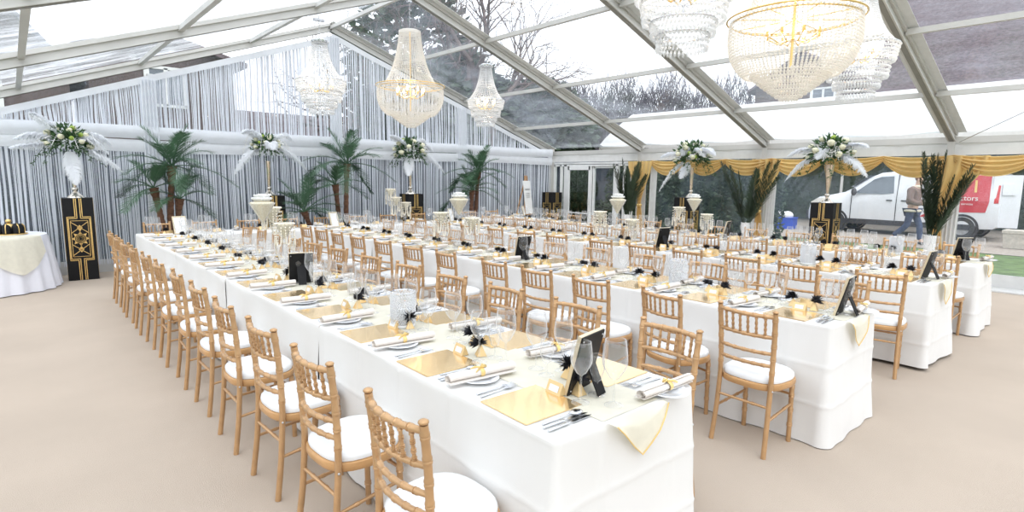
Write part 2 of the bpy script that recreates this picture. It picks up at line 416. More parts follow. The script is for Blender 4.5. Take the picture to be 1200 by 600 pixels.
# ------------------------------------------------------------------ gable drapes
YD = G - .12
def hemline(x):  # top edge of the curtains, slung below the beams
    z = zroof(x)
    return z - (.38 - .06 * min(1, max(0, (x - XL) / 6.4)) if x < XA else .30)
def strings(name, x0, x1, zt, zb, seed, label, dens=1.0):
    r = random.Random(seed); m = MB(); x = x0
    while x < x1:
        w = r.choice((.008, .010, .012, .016, .022, .03)); k = .5 + .5 * sin(x * 9.0 + seed) * sin(x * 3.1)
        wob = r.uniform(-.02, .02); y = YD + r.uniform(-.025, .025)
        xt, xb = x, x + wob
        pts = []
        z1 = zt(x) if callable(zt) else zt
        for i in range(4):
            t = i / 3; pts.append((xt + (xb - xt) * t + .004 * sin(6 * t + x * 7), y + .006 * sin(5 * t + x * 5), z1 + (zb - z1) * t))
        m.tube(pts, w * .5, 4, cap=False, flat=.35, up=(1, 0, 0))
        x += w + r.uniform(.003, .021) * (1.25 - .8 * k) / dens
    o = m.build(name, M['string'], None, 0); return tag(o, label, 'string curtain', 'white string curtains along the gable', 'stuff')
segs = [(XL + .05, XA - 3.2), (XA - 3.2, XA), (XA, XA + 3.2), (XA + 3.2, XR - .15)]
wh = ['at the aisle corner', 'behind the first palm', 'behind the middle palms', 'beside the door corner']
for i, (a, b) in enumerate(segs):
    strings('string_curtain', a, b, 2.0, .14, 11 + i, 'lower white string curtain hanging below the pelmet ' + wh[i], 1.0)
    strings('string_curtain', a, b, hemline, 2.30, 31 + i, 'upper white string curtain between roof slope and pelmet ' + wh[i], 2.6)
# pelmet: two soft overlapping bands of voile across the gable
pm = MB()
pm.grid(lambda u, v: (XL + .05 + u * (XR - XL - .2), YD - .06 - .025 * sin(pi * v) - .006 * sin(u * 60), 2.19 + v * .21 - .012 * sin(u * 23)), 120, 5)
pm2 = MB().grid(lambda u, v: (XL + .05 + u * (XR - XL - .2), YD - .045 - .02 * sin(pi * v) - .006 * sin(u * 50 + 1), 1.99 + v * .2 + .012 * sin(u * 17)), 120, 5)
pel = thing('curtain_pelmet', 'white voile pelmet band swagged across the whole curtained gable', 'pelmet', (0, 0, 0))
pm.build('upper_band', M['drape'], pel, 180); pm2.build('lower_band', M['drape'], pel, 180)
# hem strips along both roof slopes
for sgn, (xa, xb) in (('aisle', (XL + .05, XA)), ('door', (XA, XR - .15))):
    m = MB().grid(lambda u, v: (xa + u * (xb - xa), YD - .05 - .01 * sin(u * 40), hemline(xa + u * (xb - xa)) - .05 + .11 * v), 80, 2)
    tag(m.build('curtain_heading', M['drape'], None, 180), 'white gathered curtain heading following the roof slope on the %s side' % sgn, 'curtain heading')
# gathered columns of voile where the curtain panels meet
for x, lab in ((1.84, 'beside the aisle palm'), (XA, 'under the ridge'), (8.27, 'behind the palm nearest the easel')):
    m = MB().grid(lambda u, v: (x - .12 + .24 * u + .02 * sin(v * 5) * (u - .5), YD - .07 - .02 * sin(u * pi * 9), .12 + v * ((hemline(x)) - .12)), 54, 10)
    tag(m.build('voile_column', M['drape'], None, 180), 'gathered white voile column in the curtained gable ' + lab, 'curtain', 'gathered voile columns')

# ------------------------------------------------------------------ gold swags and tails on the right wall
SX = XR - .13
att = [8.05, 7.12, 6.2, 5.22, 4.25, 3.3, 2.32, 1.3, .3, -.7]
def swag(y0, y1, i):
    def f(u, v):
        # u along, v down through the folds
        y = y0 + (y1 - y0) * u
        dip = 4 * u * (1 - u)
        top = 2.07 - .035 * dip; drop = .10 + (.22 + .02 * sin(i * 3)) * dip
        z = top - drop * v
        x = SX - .02 - .05 * dip * sin(pi * v) - (.018 + .012 * dip) * (1 + sin(v * 2 * pi * 4.2 + .8 * sin(u * pi)))
        return (x, y, z)
    return MB().grid(f, 26, 30)
pos = ['above the door-side palm leaves', 'over the palm leaves and flowers by the door', 'beyond the middle palm leaves', 'above the clear window before the van bonnet', 'behind the feathered flowers near the van', 'above the walking man', 'above the red end of the van', 'above the lawn', 'at the far side of the clear wall', 'next to the last column']
for i in range(len(att) - 1):
    tag(swag(att[i], att[i + 1], i).build('gold_swag', M['goldcloth'], None, 180), 'gold satin swag %s, %s from the door along the clear wall' % (('with soft folds'), ORD[i]), 'swag', 'gold swags along the clear wall')
def tail(y0, y1, yt, yb, lab, zb=.05):
    def f(u, v):
        # v 0 top ->1 bottom
        zt = 2.05; z = zt + (zb - zt) * v
        t = min(1, v / .52); e = t * t * (3 - 2 * t)
        yc = (y0 + y1) / 2 * (1 - e) + yt * e; hw = abs(y1 - y0) / 2 * (1 - e) + .055 * e
        if v > .52:
            q = (v - .52) / .48; yc = yt + (yb - yt) * q; hw = .055 + .09 * q ** .7
        y = yc + (u - .5) * 2 * hw
        x = SX - .05 - .028 * sin(u * pi * 9 + 1.5 * v) - .02 * sin(u * pi * 4)
        return (x, y, z)
    o = thing('gold_curtain_tail', lab, 'curtain', (0, 0, 0), group='gold curtain tails')
    MB().grid(f, 60, 44).build('satin', M['goldcloth'], o, 180)
    zz = 2.05 + (zb - 2.05) * .52
    MB().lathe([(.055, -.03), (.07, -.015), (.07, .015), (.055, .03)], 14, (SX - .055, yt, zz), sx=.8).build('tie_band', M['gold'], o, 60)
    return o
tail(8.72, 8.02, 8.34, 8.28, 'gold satin curtain tail tied back beside the glazed door')
tail(5.62, 5.0, 5.42, 5.36, 'gold satin curtain tail tied at the column before the parked van')
tail(2.58, 1.86, 2.46, 2.42, 'gold satin curtain tail tied at the column between walking man and red livery')
# white lined column covers
for y, lab in ((8.02, 'near the door'), (5.22, 'before the van bonnet'), (2.29, 'before the red livery')):
    m = MB().grid(lambda u, v: (SX + .02 - .02 * sin(u * 24), y - .1 + .2 * u + .01 * sin(v * 4), .03 + v * 2.0), 30, 6)
    tag(m.build('column_cover', M['pvcwhite'], None, 180), 'pleated white cover on the wall column ' + lab, 'column cover', 'white column covers')
# ------------------------------------------------------------------ tables and cloths
TZ = .76
Y0 = 1.24; TL = 1.95
ROWS = [(1.29, 2.13), (3.65, 4.42), (5.86, 6.62), (7.64, 8.40)]
RN = ['front row', 'second row', 'third row', 'fourth row']
XT0, XT1, YT0, YT1 = 1.29, 8.62, Y0 + 4 * TL, Y0 + 4 * TL + .76
def table(x0, x1, y0, y1, label, group):
    t = thing('trestle_table', label, 'table', ((x0 + x1) / 2, (y0 + y1) / 2, 0), 0, group)
    w, l = x1 - x0, y1 - y0
    MB().box((0, 0, TZ - .022), (w - .03, l - .03, .028)).build('table_top', M['tabletop'], t, 30)
    for sx in (-1, 1):
        for sy in (-1, 1):
            if w < l: p = (sx * (w / 2 - .12), sy * (l / 2 - .25))
            else: p = (sx * (w / 2 - .25), sy * (l / 2 - .12))
            MB().tube([(*p, 0), (*p, TZ - .03)], .016, 8).lathe([(.022, 0), (.022, .03), (.016, .04)], 8, (*p, 0)).build('leg', M['blackmetal'], t)
    return t
def cloth_mesh(w, l, near, far, seed, zb=.012, flare=.03):
    """box-draped cloth, centred, long axis Y; open ends where it meets the next table"""
    r = random.Random(seed); m = MB(); hw, hl = w / 2, l / 2; R = .028
    # perimeter path with outward normals
    path = []
    def seg(a, b, n, step=.018 if near else .03):
        L_ = (Vector(b) - Vector(a)).length; k = max(2, int(L_ / step))
        for i in range(k + 1): path.append((Vector(a).lerp(Vector(b), i / k), Vector(n)))
    def arc(c, a0, a1):
        for i in range(1, 6):
            a = a0 + (a1 - a0) * i / 6; path.append((Vector((c[0] + R * cos(a), c[1] + R * sin(a))), Vector((cos(a), sin(a)))))
    yn, yf = (-hl + R if near else -hl), (hl - R if far else hl)
    seg((hw, yf) , (hw, yn), (1, 0))
    if near:
        arc((hw - R, -hl + R), 0, -pi / 2); seg((hw - R, -hl), (-hw + R, -hl), (0, -1)); arc((-hw + R, -hl + R), -pi / 2, -pi)
    else: m_break = len(path)
    p2 = len(path)
    seg((-hw, yn), (-hw, yf), (-1, 0))
    if far:
        arc((-hw + R, hl - R), pi, pi / 2); seg((-hw + R, hl), (hw - R, hl), (0, 1)); arc((hw - R, hl - R), pi / 2, 0); path.append(path[0])
    nrow = 64 if near else 34
    ph = [r.uniform(0, 6) for _ in range(6)]
    cre = [r.uniform(-.06, .06) for _ in range(3)]
    def disp(s, d, corner):
        # folds grow towards the hem, ironed creases stay sharp
        g = (d / .75) ** 1.3
        o = flare * g + .012 * g * sin(s * 7 + ph[0]) + .010 * g * sin(s * 17 + ph[1]) + corner * (.035 * g)
        for zc in (.24 + cre[0] * .3, .50 + cre[1] * .3): o += .0055 * exp(-abs(d - zc) / .010)
        q = (s + cre[2]) % .42; o += .006 * exp(-min(q, .42 - q) / .009)
        o += .004 * sin(s * 5 + d * 9 + ph[2])
        return o
    cols = []; s = 0; prev = None
    for p, n in path:
        if prev is not None: s += (p - prev).length
        prev = p
        cdist = min((Vector((abs(p.x), abs(p.y))) - Vector((hw, hl))).length, 1.)
        corner = exp(-(cdist / .09) ** 2) if ((p.y < 0 and near) or (p.y > 0 and far)) else 0
        col = []
        for i in range(4):       # rounded table edge
            a = pi / 2 * i / 4
            col.append((p.x - n.x * .012 * (1 - sin(a)), p.y - n.y * .012 * (1 - sin(a)), TZ - .012 * (1 - cos(a))))
        for j in range(1, nrow + 1):
            dd = (TZ - .012 - zb) * j / nrow
            o = disp(s, dd, corner)
            z = TZ - .012 - dd
            col.append((p.x + n.x * o, p.y + n.y * o, max(z, .004)))
        cols.append(col)
    nr = len(cols[0]); vs = [c for col in cols for c in col]; fs = []
    for i in range(len(cols) - 1):
        if not near and i == p2 - 1: continue
        for j in range(nr - 1): fs.append((i * nr + j, (i + 1) * nr + j, (i + 1) * nr + j + 1, i * nr + j + 1))
    m.add(vs, fs)
    # top sheet
    m.grid(lambda u, v: (-hw + .012 + u * (w - .024), -hl + (.012 if near else 0) + v * (l - (.012 if near else 0) - (.012 if far else 0)), TZ + .0012 * sin(u * 9 + ph[3]) * sin(v * 14 + ph[4]) if 0 < u < 1 and 0 < v < 1 else TZ), 14, 30)
    return m
pieces = ['at the open end', 'second from the open end', 'third from the open end', 'meeting the cross table']
for ri, (x0, x1) in enumerate(ROWS):
    for k in range(4):
        ya, yb = Y0 + k * TL, Y0 + (k + 1) * TL
        table(x0, x1, ya + .004, yb - .004, 'trestle table under white cloth in the %s, %s' % (RN[ri], pieces[k]), 'trestle tables')
        c = cloth_mesh(x1 - x0, TL - .006, k == 0, False, ri * 10 + k, zb=(.012, .006, .03, .012)[ri] if k == 0 else .015, flare=(.03, .035, .02, .035)[ri] if k == 0 else .022)
        o = c.build('tablecloth', M['cloth'], None, 50, ((x0 + x1) / 2, (ya + yb) / 2, 0))
        tag(o, 'white floor-length tablecloth in the %s, %s' % (RN[ri], pieces[k]), 'tablecloth', 'white tablecloths')
nT = 4; wT = (XT1 - XT0) / nT
for k in range(nT):
    xa, xb = XT0 + k * wT, XT0 + (k + 1) * wT
    table(xa + .004, xb - .004, YT0 + .004, YT1 - .004, 'trestle table under white cloth in the cross table, %s from the aisle' % ORD[k], 'trestle tables')
    c = cloth_mesh(.76, wT - .006, k == 0, k == nT - 1, 70 + k)
    o = c.build('tablecloth', M['cloth'], None, 50, ((xa + xb) / 2, (YT0 + YT1) / 2 + .003, 0)); o.rotation_euler = (0, 0, -pi / 2)
    tag(o, 'white tablecloth on the cross table along the curtains, %s from the aisle' % ORD[k], 'tablecloth', 'white tablecloths')
# cream organza runners with pointed ends over the open end of every row
for ri, (x0, x1) in enumerate(ROWS):
    xc = (x0 + x1) / 2; hw = .17; tip = (.16, .17, .2, .15)[ri]
    r = thing('table_runner', 'cream organza runner with gold-edged point over the open end of the %s' % RN[ri], 'table runner', (xc, Y0, 0), 0, 'cream table runners')
    m = MB().grid(lambda u, v: (-hw + 2 * hw * u, .012 + v * (4 * TL - .02), TZ + .0045 + .0015 * sin(v * 90 + u * 7) * sin(u * 5)), 8, 90)
    # hanging point
    k = 14; off = (.02, .0, -.03, .02)[ri]
    vs = []; fs = []
    for j in range(k + 1):
        t = j / k
        for i in range(9):
            u = i / 8
            d = t * (tip * (1 - abs(2 * u - 1)) + .012)
            vs.append((-hw + 2 * hw * u + off * t, -.006 - .020 * min(1, t * 3) - .012 * sin(u * 9 + 1) * t - d * .06, TZ + .0045 - d))
    for j in range(k):
        for i in range(8): fs.append((j * 9 + i, (j + 1) * 9 + i, (j + 1) * 9 + i + 1, j * 9 + i + 1))
    m.add(vs, fs); m.build('organza', M['runner'], r, 60)
    edge = [Vector(vs[k * 9 + i]) + Vector((0, -.003, 0)) for i in range(9)]
    MB().tube(edge, .003, 5).build('gold_edging', M['goldedge'], r)

# ------------------------------------------------------------------ chairs
def bamboo(m, pts, r, rings, n=10, ring=1.22):
    """turned bamboo-look rod: a tube with raised double rings"""
    pts = [Vector(p) for p in pts]; L_ = [0]
    for a, b in zip(pts, pts[1:]): L_.append(L_[-1] + (b - a).length)
    tot = L_[-1]
    def at(t):
        s = t * tot
        for i in range(len(pts) - 1):
            if s <= L_[i + 1] + 1e-9: return pts[i].lerp(pts[i + 1], (s - L_[i]) / max(1e-9, L_[i + 1] - L_[i]))
        return pts[-1]
    ts = [0]; rr = {0: 1.}
    P = [(i / 12, 1.) for i in range(13)]
    for t in rings:
        e = .007 / tot * (r / .014) ** .5
        P += [(t - 2.2 * e, 1.), (t - 1.1 * e, ring), (t - .35 * e, ring * .97), (t, 1.06), (t + .35 * e, ring * .97), (t + 1.1 * e, ring), (t + 2.2 * e, 1.)]
    P = sorted(p for p in P if 0 <= p[0] <= 1)
    out = [P[0]]
    for p in P[1:]:
        if p[0] - out[-1][0] > 1e-4: out.append(p)
    m.tube([at(p[0]) for p in out], [r * p[1] for p in out], n); return m
def seat_outline(k=36, s=1.):
    o = []
    for i in range(k):
        a = 2 * pi * i / k; c, q = cos(a), sin(a)
        e = 2.6 if q > 0 else 3.2
        rr = (abs(c) ** e + abs(q) ** e) ** (-1 / e)
        x, y = .196 * rr * c, .188 * rr * q
        x *= 1 + .06 * (y / .19)
        o.append((x * s, y * s))
    return o
def post_pts(s):
    return [(s * .172, -.205, 0), (s * .166, -.178, .20), (s * .163, -.160, .42), (s * .165, -.160, .55), (s * .170, -.170, .72), (s * .174, -.188, .875)]
def rail_pts(z, y0, hw, bow, n=9):
    return [(-hw + 2 * hw * i / (n - 1), y0 - bow * (1 - (2 * i / (n - 1) - 1) ** 2), z) for i in range(n)]
def post_y(z):
    P = post_pts(1)
    for a, b in zip(P, P[1:]):
        if a[2] <= z <= b[2]:
            t = (z - a[2]) / (b[2] - a[2]); return a[1] + (b[1] - a[1]) * t, a[0] + (b[0] - a[0]) * t
    return P[-1][1], P[-1][0]
def chair_parts(n=10):
    P = []
    out = seat_outline()
    pad = MB(); prof = [(.90, .432), (.985, .438), (1., .452), (.985, .466), (.93, .475), (.80, .480), (.5, .484), (.2, .485)]
    vs = []; k = len(out)
    for s, z in prof: vs += [(x * s * .97, y * s * .97, z) for x, y in out]
    fs = [(i * k + j, i * k + (j + 1) % k, (i + 1) * k + (j + 1) % k, (i + 1) * k + j) for i in range(len(prof) - 1) for j in range(k)]
    fs.append(tuple((len(prof) - 1) * k + j for j in range(k))); fs.append(tuple(reversed(range(k))))
    pad.add(vs, fs); P.append(('seat_pad', pad, 'pad', None))
    rim = MB(); prof = [(.86, .398), (.985, .396), (1.01, .404), (1.015, .42), (1.005, .432), (.97, .436), (.9, .434)]
    vs = []
    for s, z in prof: vs += [(x * s, y * s, z) for x, y in out]
    fs = [(i * k + j, i * k + (j + 1) % k, (i + 1) * k + (j + 1) % k, (i + 1) * k + j) for i in range(len(prof) - 1) for j in range(k)]
    fs.append(tuple((len(prof) - 1) * k + j for j in range(k))); fs.append(tuple(reversed(range(k))))
    rim.add(vs, fs); P.append(('seat_rim', rim, 'seatwood', None))
    for s in (-1, 1):
        m = bamboo(MB(), post_pts(s), .0150, [.585, .68, .77, .86, .955], n, 1.18)
        m.ball((s * .174, -.189, .884), .0185, n, 6, (1, 1, .55))
        P.append(('back_post', m, 'chairgold', None))
        m = MB().ball((s * .166 + s * .012, -.166, .405), .006, 8, 5); P.append(('screw', m, 'screw', None))
        m = bamboo(MB(), [(s * .150, .148, 0), (s * .150, .142, .40)], .0145, [.28, .52, .76, .9], n, 1.22)
        P.append(('leg', m, 'chairgold', None))
        y, x = post_y(.22)
        m = bamboo(MB(), [(s * .150, .145, .25), (s * x, y, .22)], .0085, [.3, .7], 8, 1.3); P.append(('side_stretcher', m, 'chairgold', None))
    y, x = post_y(.30)
    P.append(('rear_stretcher', bamboo(MB(), [(-x, y, .30), (x, y, .30)], .0085, [.3, .7], 8, 1.3), 'chairgold', None))
    P.append(('front_stretcher', bamboo(MB(), [(-.15, .145, .31), (.15, .145, .31)], .0085, [.3, .7], 8, 1.3), 'chairgold', None))
    for nm, z, r, bow in (('top_rail', .852, .0125, .035), ('spindle_rail', .728, .0115, .035), ('middle_rail', .628, .0110, .033), ('lower_rail', .553, .0110, .03)):
        y, x = post_y(z)
        P.append((nm, bamboo(MB(), rail_pts(z, y, x - .004, bow), r, [.15, .32, .5, .68, .85], n, 1.22), 'chairgold', None))
    yt, xt = post_y(.852); yb, xb = post_y(.728)
    for i in range(6):
        u = -1 + 2 * (i + 1) / 7
        a = (u * xb, yb - .035 * (1 - u * u), .73); b = (u * xt, yt - .035 * (1 - u * u), .85)
        P.append(('spindle', bamboo(MB(), [a, b], .0070, [.12, .36, .62, .88], 8, 1.45), 'chairgold', None))
    return P
cp = chair_parts(10)
CH = [(nm, mb.mesh(nm, M[m], 50)) for nm, mb, m, _ in cp]
fm = MB(); pm_ = MB(); cl = chair_parts(6)
for nm, mb, m, _ in cl: (pm_ if nm == 'seat_pad' else fm).merge(mb)
CH_FAR = [('frame', fm.mesh('chair_frame_far', M['chairgold'], 50)), ('seat_pad', pm_.mesh('seat_pad_far', M['pad'], 50))]
def chair(x, y, rz, label):
    o = thing('banquet_chair', label, 'chair', (x, y, 0), rz, 'gold banquet chairs')
    for nm, me in (CH if sqrt(x * x + y * y) < 6.0 else CH_FAR): inst(nm, me, o)
    return o
r1 = random.Random(5)
def fill(lst, n=12, pitch=.655):
    lst = list(lst)
    while len(lst) < n: lst.append(lst[-1] + (8.75 - lst[-1]) / (n - len(lst)))
    return lst
CY = {
    (0, 0): fill([1.61, 2.32, 2.97, 3.61, 4.29, 4.93, 5.60, 6.25]), (0, 1): fill([1.64, 2.29, 2.97, 3.59, 4.25, 4.93, 5.65, 6.28, 6.88, 7.5]),
    (1, 0): fill([1.57, 2.15, 2.82, 3.41, 3.97, 4.75, 5.40, 6.05, 6.72, 7.3, 7.85, 8.4]), (1, 1): fill([1.58, 2.2, 2.74, 3.40, 4.08, 4.73]),
    (2, 0): fill([1.54, 2.17, 2.75, 3.36, 3.97, 4.58, 5.35, 5.95]), (2, 1): fill([1.6, 2.25]), (3, 0): fill([1.50, 2.2, 2.85]), (3, 1): fill([1.62, 2.27]),
}
SIDE = {(0, 0): 'front row, aisle side', (0, 1): 'front row, inner side', (1, 0): 'second row, side facing front row', (1, 1): 'second row, side facing third row',
        (2, 0): 'third row, side facing second row', (2, 1): 'third row, side facing fourth row', (3, 0): 'fourth row, side facing third row', (3, 1): 'fourth row, clear-wall side'}
SIDE2 = {(0, 0): 'front row aisle side', (0, 1): 'front row inner side', (1, 0): 'second row near side', (1, 1): 'second row far side', (2, 0): 'third row near side', (2, 1): 'third row far side', (3, 0): 'fourth row near side', (3, 1): 'fourth row far side'}
TW = {(1, 0, 1): -.18, (2, 0, 0): .1, (1, 0, 0): -.06, (3, 0, 0): -.12}
for (ri, sd), ys in CY.items():
    x0, x1 = ROWS[ri]
    for k, y in enumerate(ys):
        x = x0 - .195 - .012 if sd == 0 else x1 + .207
        x += r1.uniform(-.012, .004) * (1 if sd == 0 else -1) - (.05 if (ri, sd) == (2, 0) and k < 2 else 0)
        rz = (-pi / 2 if sd == 0 else pi / 2) + r1.uniform(-.05, .05) + TW.get((ri, sd, k), 0)
        chair(x, y, rz, 'gold chair with white pad, %s from open end, %s' % (ORD[k], SIDE[(ri, sd)]))
NTOP = 11
TX = [XT0 + .35 + k * (XT1 - XT0 - .7) / (NTOP - 1) for k in range(NTOP)]
for k, x in enumerate(TX):
    chair(x, YT1 + .207 + r1.uniform(0, .02), pi + r1.uniform(-.04, .04), 'gold chair at the cross table, back to the curtains, %s from the aisle' % ORD[k])

# ------------------------------------------------------------------ place settings
def placemat_mesh():
    m = MB(); h = .135; m.box((0, 0, .0025), (.27, .29, .005)); return m
ME = {}
ME['placemat'] = placemat_mesh().mesh('placemat', M['placemat'], 30)
ME['plate'] = MB().lathe([(.001, .006), (.05, .006), (.056, .010), (.086, .017), (.088, .0155), (.06, .006), (.05, .001), (.001, .001)], 28).mesh('side_plate', M['china'], 60)
nk = MB()
def roll(m):
    # napkin rolled into a loose scroll, flattened
    pts = []; n = 40
    for i in range(n):
        a = i / (n - 1) * 2 * pi * 2.3; r = .005 + .0165 * i / (n - 1)
        pts.append((r * cos(a) * 1.15, r * sin(a) * .85))
    vs = []; fs = []
    for yy in (-.165, -.06, .06, .165):
        for (a, b) in pts: vs.append((a, yy + .006 * (a > 0), b))
    for q in range(3):
        for i in range(n - 1): fs.append((q * n + i, q * n + i + 1, (q + 1) * n + i + 1, (q + 1) * n + i))
    m.add(vs, fs)
    m.box((.012, 0, -.0165), (.05, .33, .003))
    return m
ME['napkin'] = roll(nk).mesh('napkin_roll', M['napkin'], 70)
rb = MB().lathe([(.0222, -.010), (.0230, 0), (.0222, .010)], 18)
rbm = MB()
R90 = Matrix.Rotation(pi / 2, 4, 'X')
rbm.merge(rb, Matrix.Diagonal((1.15, 1, .86, 1)) @ R90)
for s in (-1, 1):
    rbm.tube([(0, 0, .019), (s * .010, .014, .028), (s * .005, .026, .025), (0, .005, .021)], .003, 5, flat=2.2)
    rbm.tube([(0, 0, .019), (s * .016, -.018, .021), (s * .024, -.036, .012)], [.003, .003, .002], 5, flat=2)
ME['ribbon'] = rbm.mesh('napkin_ribbon', M['ribbon'], 60)
def knife():
    m = MB(); m.tube([(0, -.11, .006), (0, -.02, .007), (0, -.005, .006)], [.0055, .0065, .004], 6, flat=.7)
    m.prism([(-.004, 0), (-.0085, .02), (-.008, .085), (.002, .112), (.0065, .09), (.0065, .01)], .004, .0065); return m
def spoon():
    m = MB(); m.tube([(0, -.10, .004), (0, 0, .006), (0, .04, .009)], [.006, .0035, .003], 6, flat=.5)
    m.ball((0, .068, .008), .020, 12, 6, (1, 1.5, .28)); return m
def fork():
    m = MB(); m.tube([(0, -.10, .004), (0, 0, .006), (0, .03, .009)], [.006, .0035, .004], 6, flat=.5)
    m.prism([(-.004, .03), (-.012, .045), (-.012, .055), (.012, .055), (.012, .045), (.004, .03)], .007, .010)
    for i in range(4): m.tube([(-.0105 + .007 * i, .053, .0085), (-.0105 + .007 * i, .08, .007), (-.0105 + .007 * i, .095, .010)], [.0022, .002, .0012], 5)
    return m
ME['knife'] = knife().mesh('knife', M['steel'], 50); ME['spoon'] = spoon().mesh('spoon', M['steel'], 60); ME['fork'] = fork().mesh('fork', M['steel'], 50)
def wine(rb, h, stem, rt, n=20):
    m = MB()
    prof = [(.036, 0.), (.036, .002), (.020, .006), (.005, .012), (.0038, .03), (.0038, stem - .012), (.006, stem - .004), (.02, stem + .006)]
    k = 9
    for i in range(k + 1):
        t = i / k; b = stem + .008 + (h - stem - .008) * t
        q = sin(min(1, t / .42) * pi / 2) if t < .42 else 1 - (1 - rt / rb) * ((t - .42) / .58) ** 1.6
        prof.append((max(.021, rb * (.42 + .58 * q) if t < .42 else rb * q), b))
    prof.append((prof[-1][0] - .0012, h)); prof.append((prof[-2][0] - .0014, h - .006))
    m.lathe(prof, n); return m
ME['g1'] = wine(.043, .245, .115, .036).mesh('red_wine_glass', M['glass'], 60)
ME['g2'] = wine(.049, .262, .105, .040).mesh('large_wine_glass', M['glass'], 60)
ME['g3'] = wine(.030, .168, .060, .027).mesh('port_glass', M['glass'], 60)
cm = MB(); cm.add([(-.042, .02, 0), (.042, .02, 0), (.042, 0, .048), (-.042, 0, .048), (-.042, -.02, 0), (.042, -.02, 0)], [(0, 1, 2, 3), (3, 2, 5, 4), (0, 3, 4), (1, 5, 2)])
ME['card'] = cm.mesh('name_card', M['card'], 0)
pl = MB(); n_ = Vector((0, -.062, .022)).normalized()
pl.add([(-.027, -.0158, .010), (.027, -.0158, .010), (.027, -.0056, .0345), (-.027, -.0056, .0345)], [(0, 1, 2, 3)])
for i in range(4): pl.v[i] = (pl.v[i][0], pl.v[i][1] - .0012, pl.v[i][2])
ME['cardlabel'] = pl.mesh('card_label', M['paper'], 0)
bx = MB(); bx.add([(-.024, -.024, 0), (.024, -.024, 0), (.024, .024, 0), (-.024, .024, 0), (0, 0, .062)], [(3, 2, 1, 0), (0, 1, 4), (1, 2, 4), (2, 3, 4), (3, 0, 4)])
ME['favour'] = bx.mesh('favour_box', M['card'], 0)
fz = MB(); rf = random.Random(3)
for i in range(110):
    a = rf.uniform(0, 2 * pi); el = rf.uniform(-.5, 1.4); ln = rf.uniform(.028, .056)
    d = Vector((cos(a) * cos(el), sin(a) * cos(el), sin(el) * .9)); b = Vector((0, .004, .066))
    e = b + d * ln + Vector((0, .012, 0)); s_ = d.orthogonal().normalized() * .0045
    fz.add([b - s_, b + s_, (b + e) / 2 + s_ * 1.2, e, (b + e) / 2 - s_ * 1.2], [(0, 1, 2, 3, 4)])
fz.ball((0, .004, .068), .016, 8, 6)
ME['feather'] = fz.mesh('black_feather_tuft', M['feather_black'], 0)

class Place:
    """frame of one diner: u to the diner's right, f away from the diner"""
    def __init__(s, x, y, rz): s.m = Matrix.Translation((x, y, TZ)) @ Matrix.Rotation(rz, 4, 'Z'); s.rz = rz
    def put(s, name, me, u, f, z, a, label, cat, group):
        p = s.m @ Vector((u, f, z)); o = inst(name, me, None, p, s.rz + a)
        return tag(o, label, cat, group)
r2 = random.Random(9)
def setting(x, y, rz, where, full, cut, mid, sh):
    P = Place(x, y, rz); j = lambda a: r2.uniform(-a, a)
    P.put('placemat', ME['placemat'], j(.006), .165 + j(.006), .0012, j(.03), 'square gold mirror placemat at ' + where, 'placemat', 'gold placemats')
    o = P.put('side_plate', ME['plate'], -.335, .16 + j(.01), .0012, j(.5), 'white side plate under napkin at ' + where, 'side plate', 'white side plates')
    nz = P.put('napkin_roll', ME['napkin'], -.335 + j(.008), .165 + j(.012), .0375, j(.14), 'rolled ivory napkin tied with ribbon at ' + where, 'napkin', 'rolled napkins')
    inst('ribbon', ME['ribbon'], nz)['label'] = 'gold bow'
    if cut:
        P.put('table_knife', ME['knife'], .195 + j(.004), .15 + j(.01), .0012, j(.04), 'steel knife beside gold placemat at ' + where, 'knife', 'table knives')
        P.put('butter_knife', ME['knife'], .222 + j(.004), .145 + j(.01), .0012, j(.04), 'outer steel knife at ' + where, 'knife', 'table knives')
        P.put('dessert_spoon', ME['spoon'], .168 + j(.004), .17 + j(.01), .0012, j(.08), 'steel spoon at ' + where, 'spoon', 'dessert spoons')
        P.put('table_fork', ME['fork'], -.175 + j(.004), .15 + j(.01), .0012, j(.05), 'steel fork beside gold placemat at ' + where, 'fork', 'table forks')
        P.put('starter_fork', ME['fork'], -.205 + j(.004), .15 + j(.01), .0012, j(.05), 'outer steel fork at ' + where, 'fork', 'table forks')
    c = P.put('name_card', ME['card'], -.02 + j(.015), .318 + j(.008), .0065, j(.12), 'small gold tent card at ' + where, 'place card', 'gold name cards')
    if full: inst('label_panel', ME['cardlabel'], c)['label'] = 'white name panel'
    f = P.put('favour_box', ME['favour'], .052 + j(.012), .368 + j(.01), .0065, j(.4), 'gold favour pyramid with black feather at ' + where, 'favour', 'feathered favours')
    inst('feather_tuft', ME['feather'], f, (0, 0, 0), r2.uniform(0, 6))['label'] = 'fluffy black feather'
    P.put('wine_glass', ME['g1'], .125 + j(.01), .32 + j(.012), .0062, 0, 'slim empty wine glass at ' + where, 'wine glass', 'slim wine glasses')
    P.put('large_wine_glass', ME['g2'], .225 + j(.012), .385 + j(.012), .0062, 0, 'large empty wine glass at ' + where, 'wine glass', 'large wine glasses')
    P.put('port_glass', ME['g3'], .115 + j(.012), .415 + j(.01), .0062, 0, 'small port glass at ' + where, 'small glass', 'port glasses')
for ri, (x0, x1) in enumerate(ROWS):
    for sd in (0, 1):
        for k in range(12):
            y = Y0 + (.30 if sd == 0 else .36) + .648 * k
            x = x0 if sd == 0 else x1
            dist = sqrt(x * x + y * y)
            setting(x, y, -pi / 2 if sd == 0 else pi / 2, '%s place from open end, %s' % (ORD[k], SIDE2[(ri, sd)]), dist < 8, dist < (7.6 if sd == 0 or ri == 0 else 5.6), True, 0)
for k, x in enumerate(TX):
    setting(x, YT1, pi, 'the cross table place %s from the aisle' % ORD[k], False, False, False, 0)
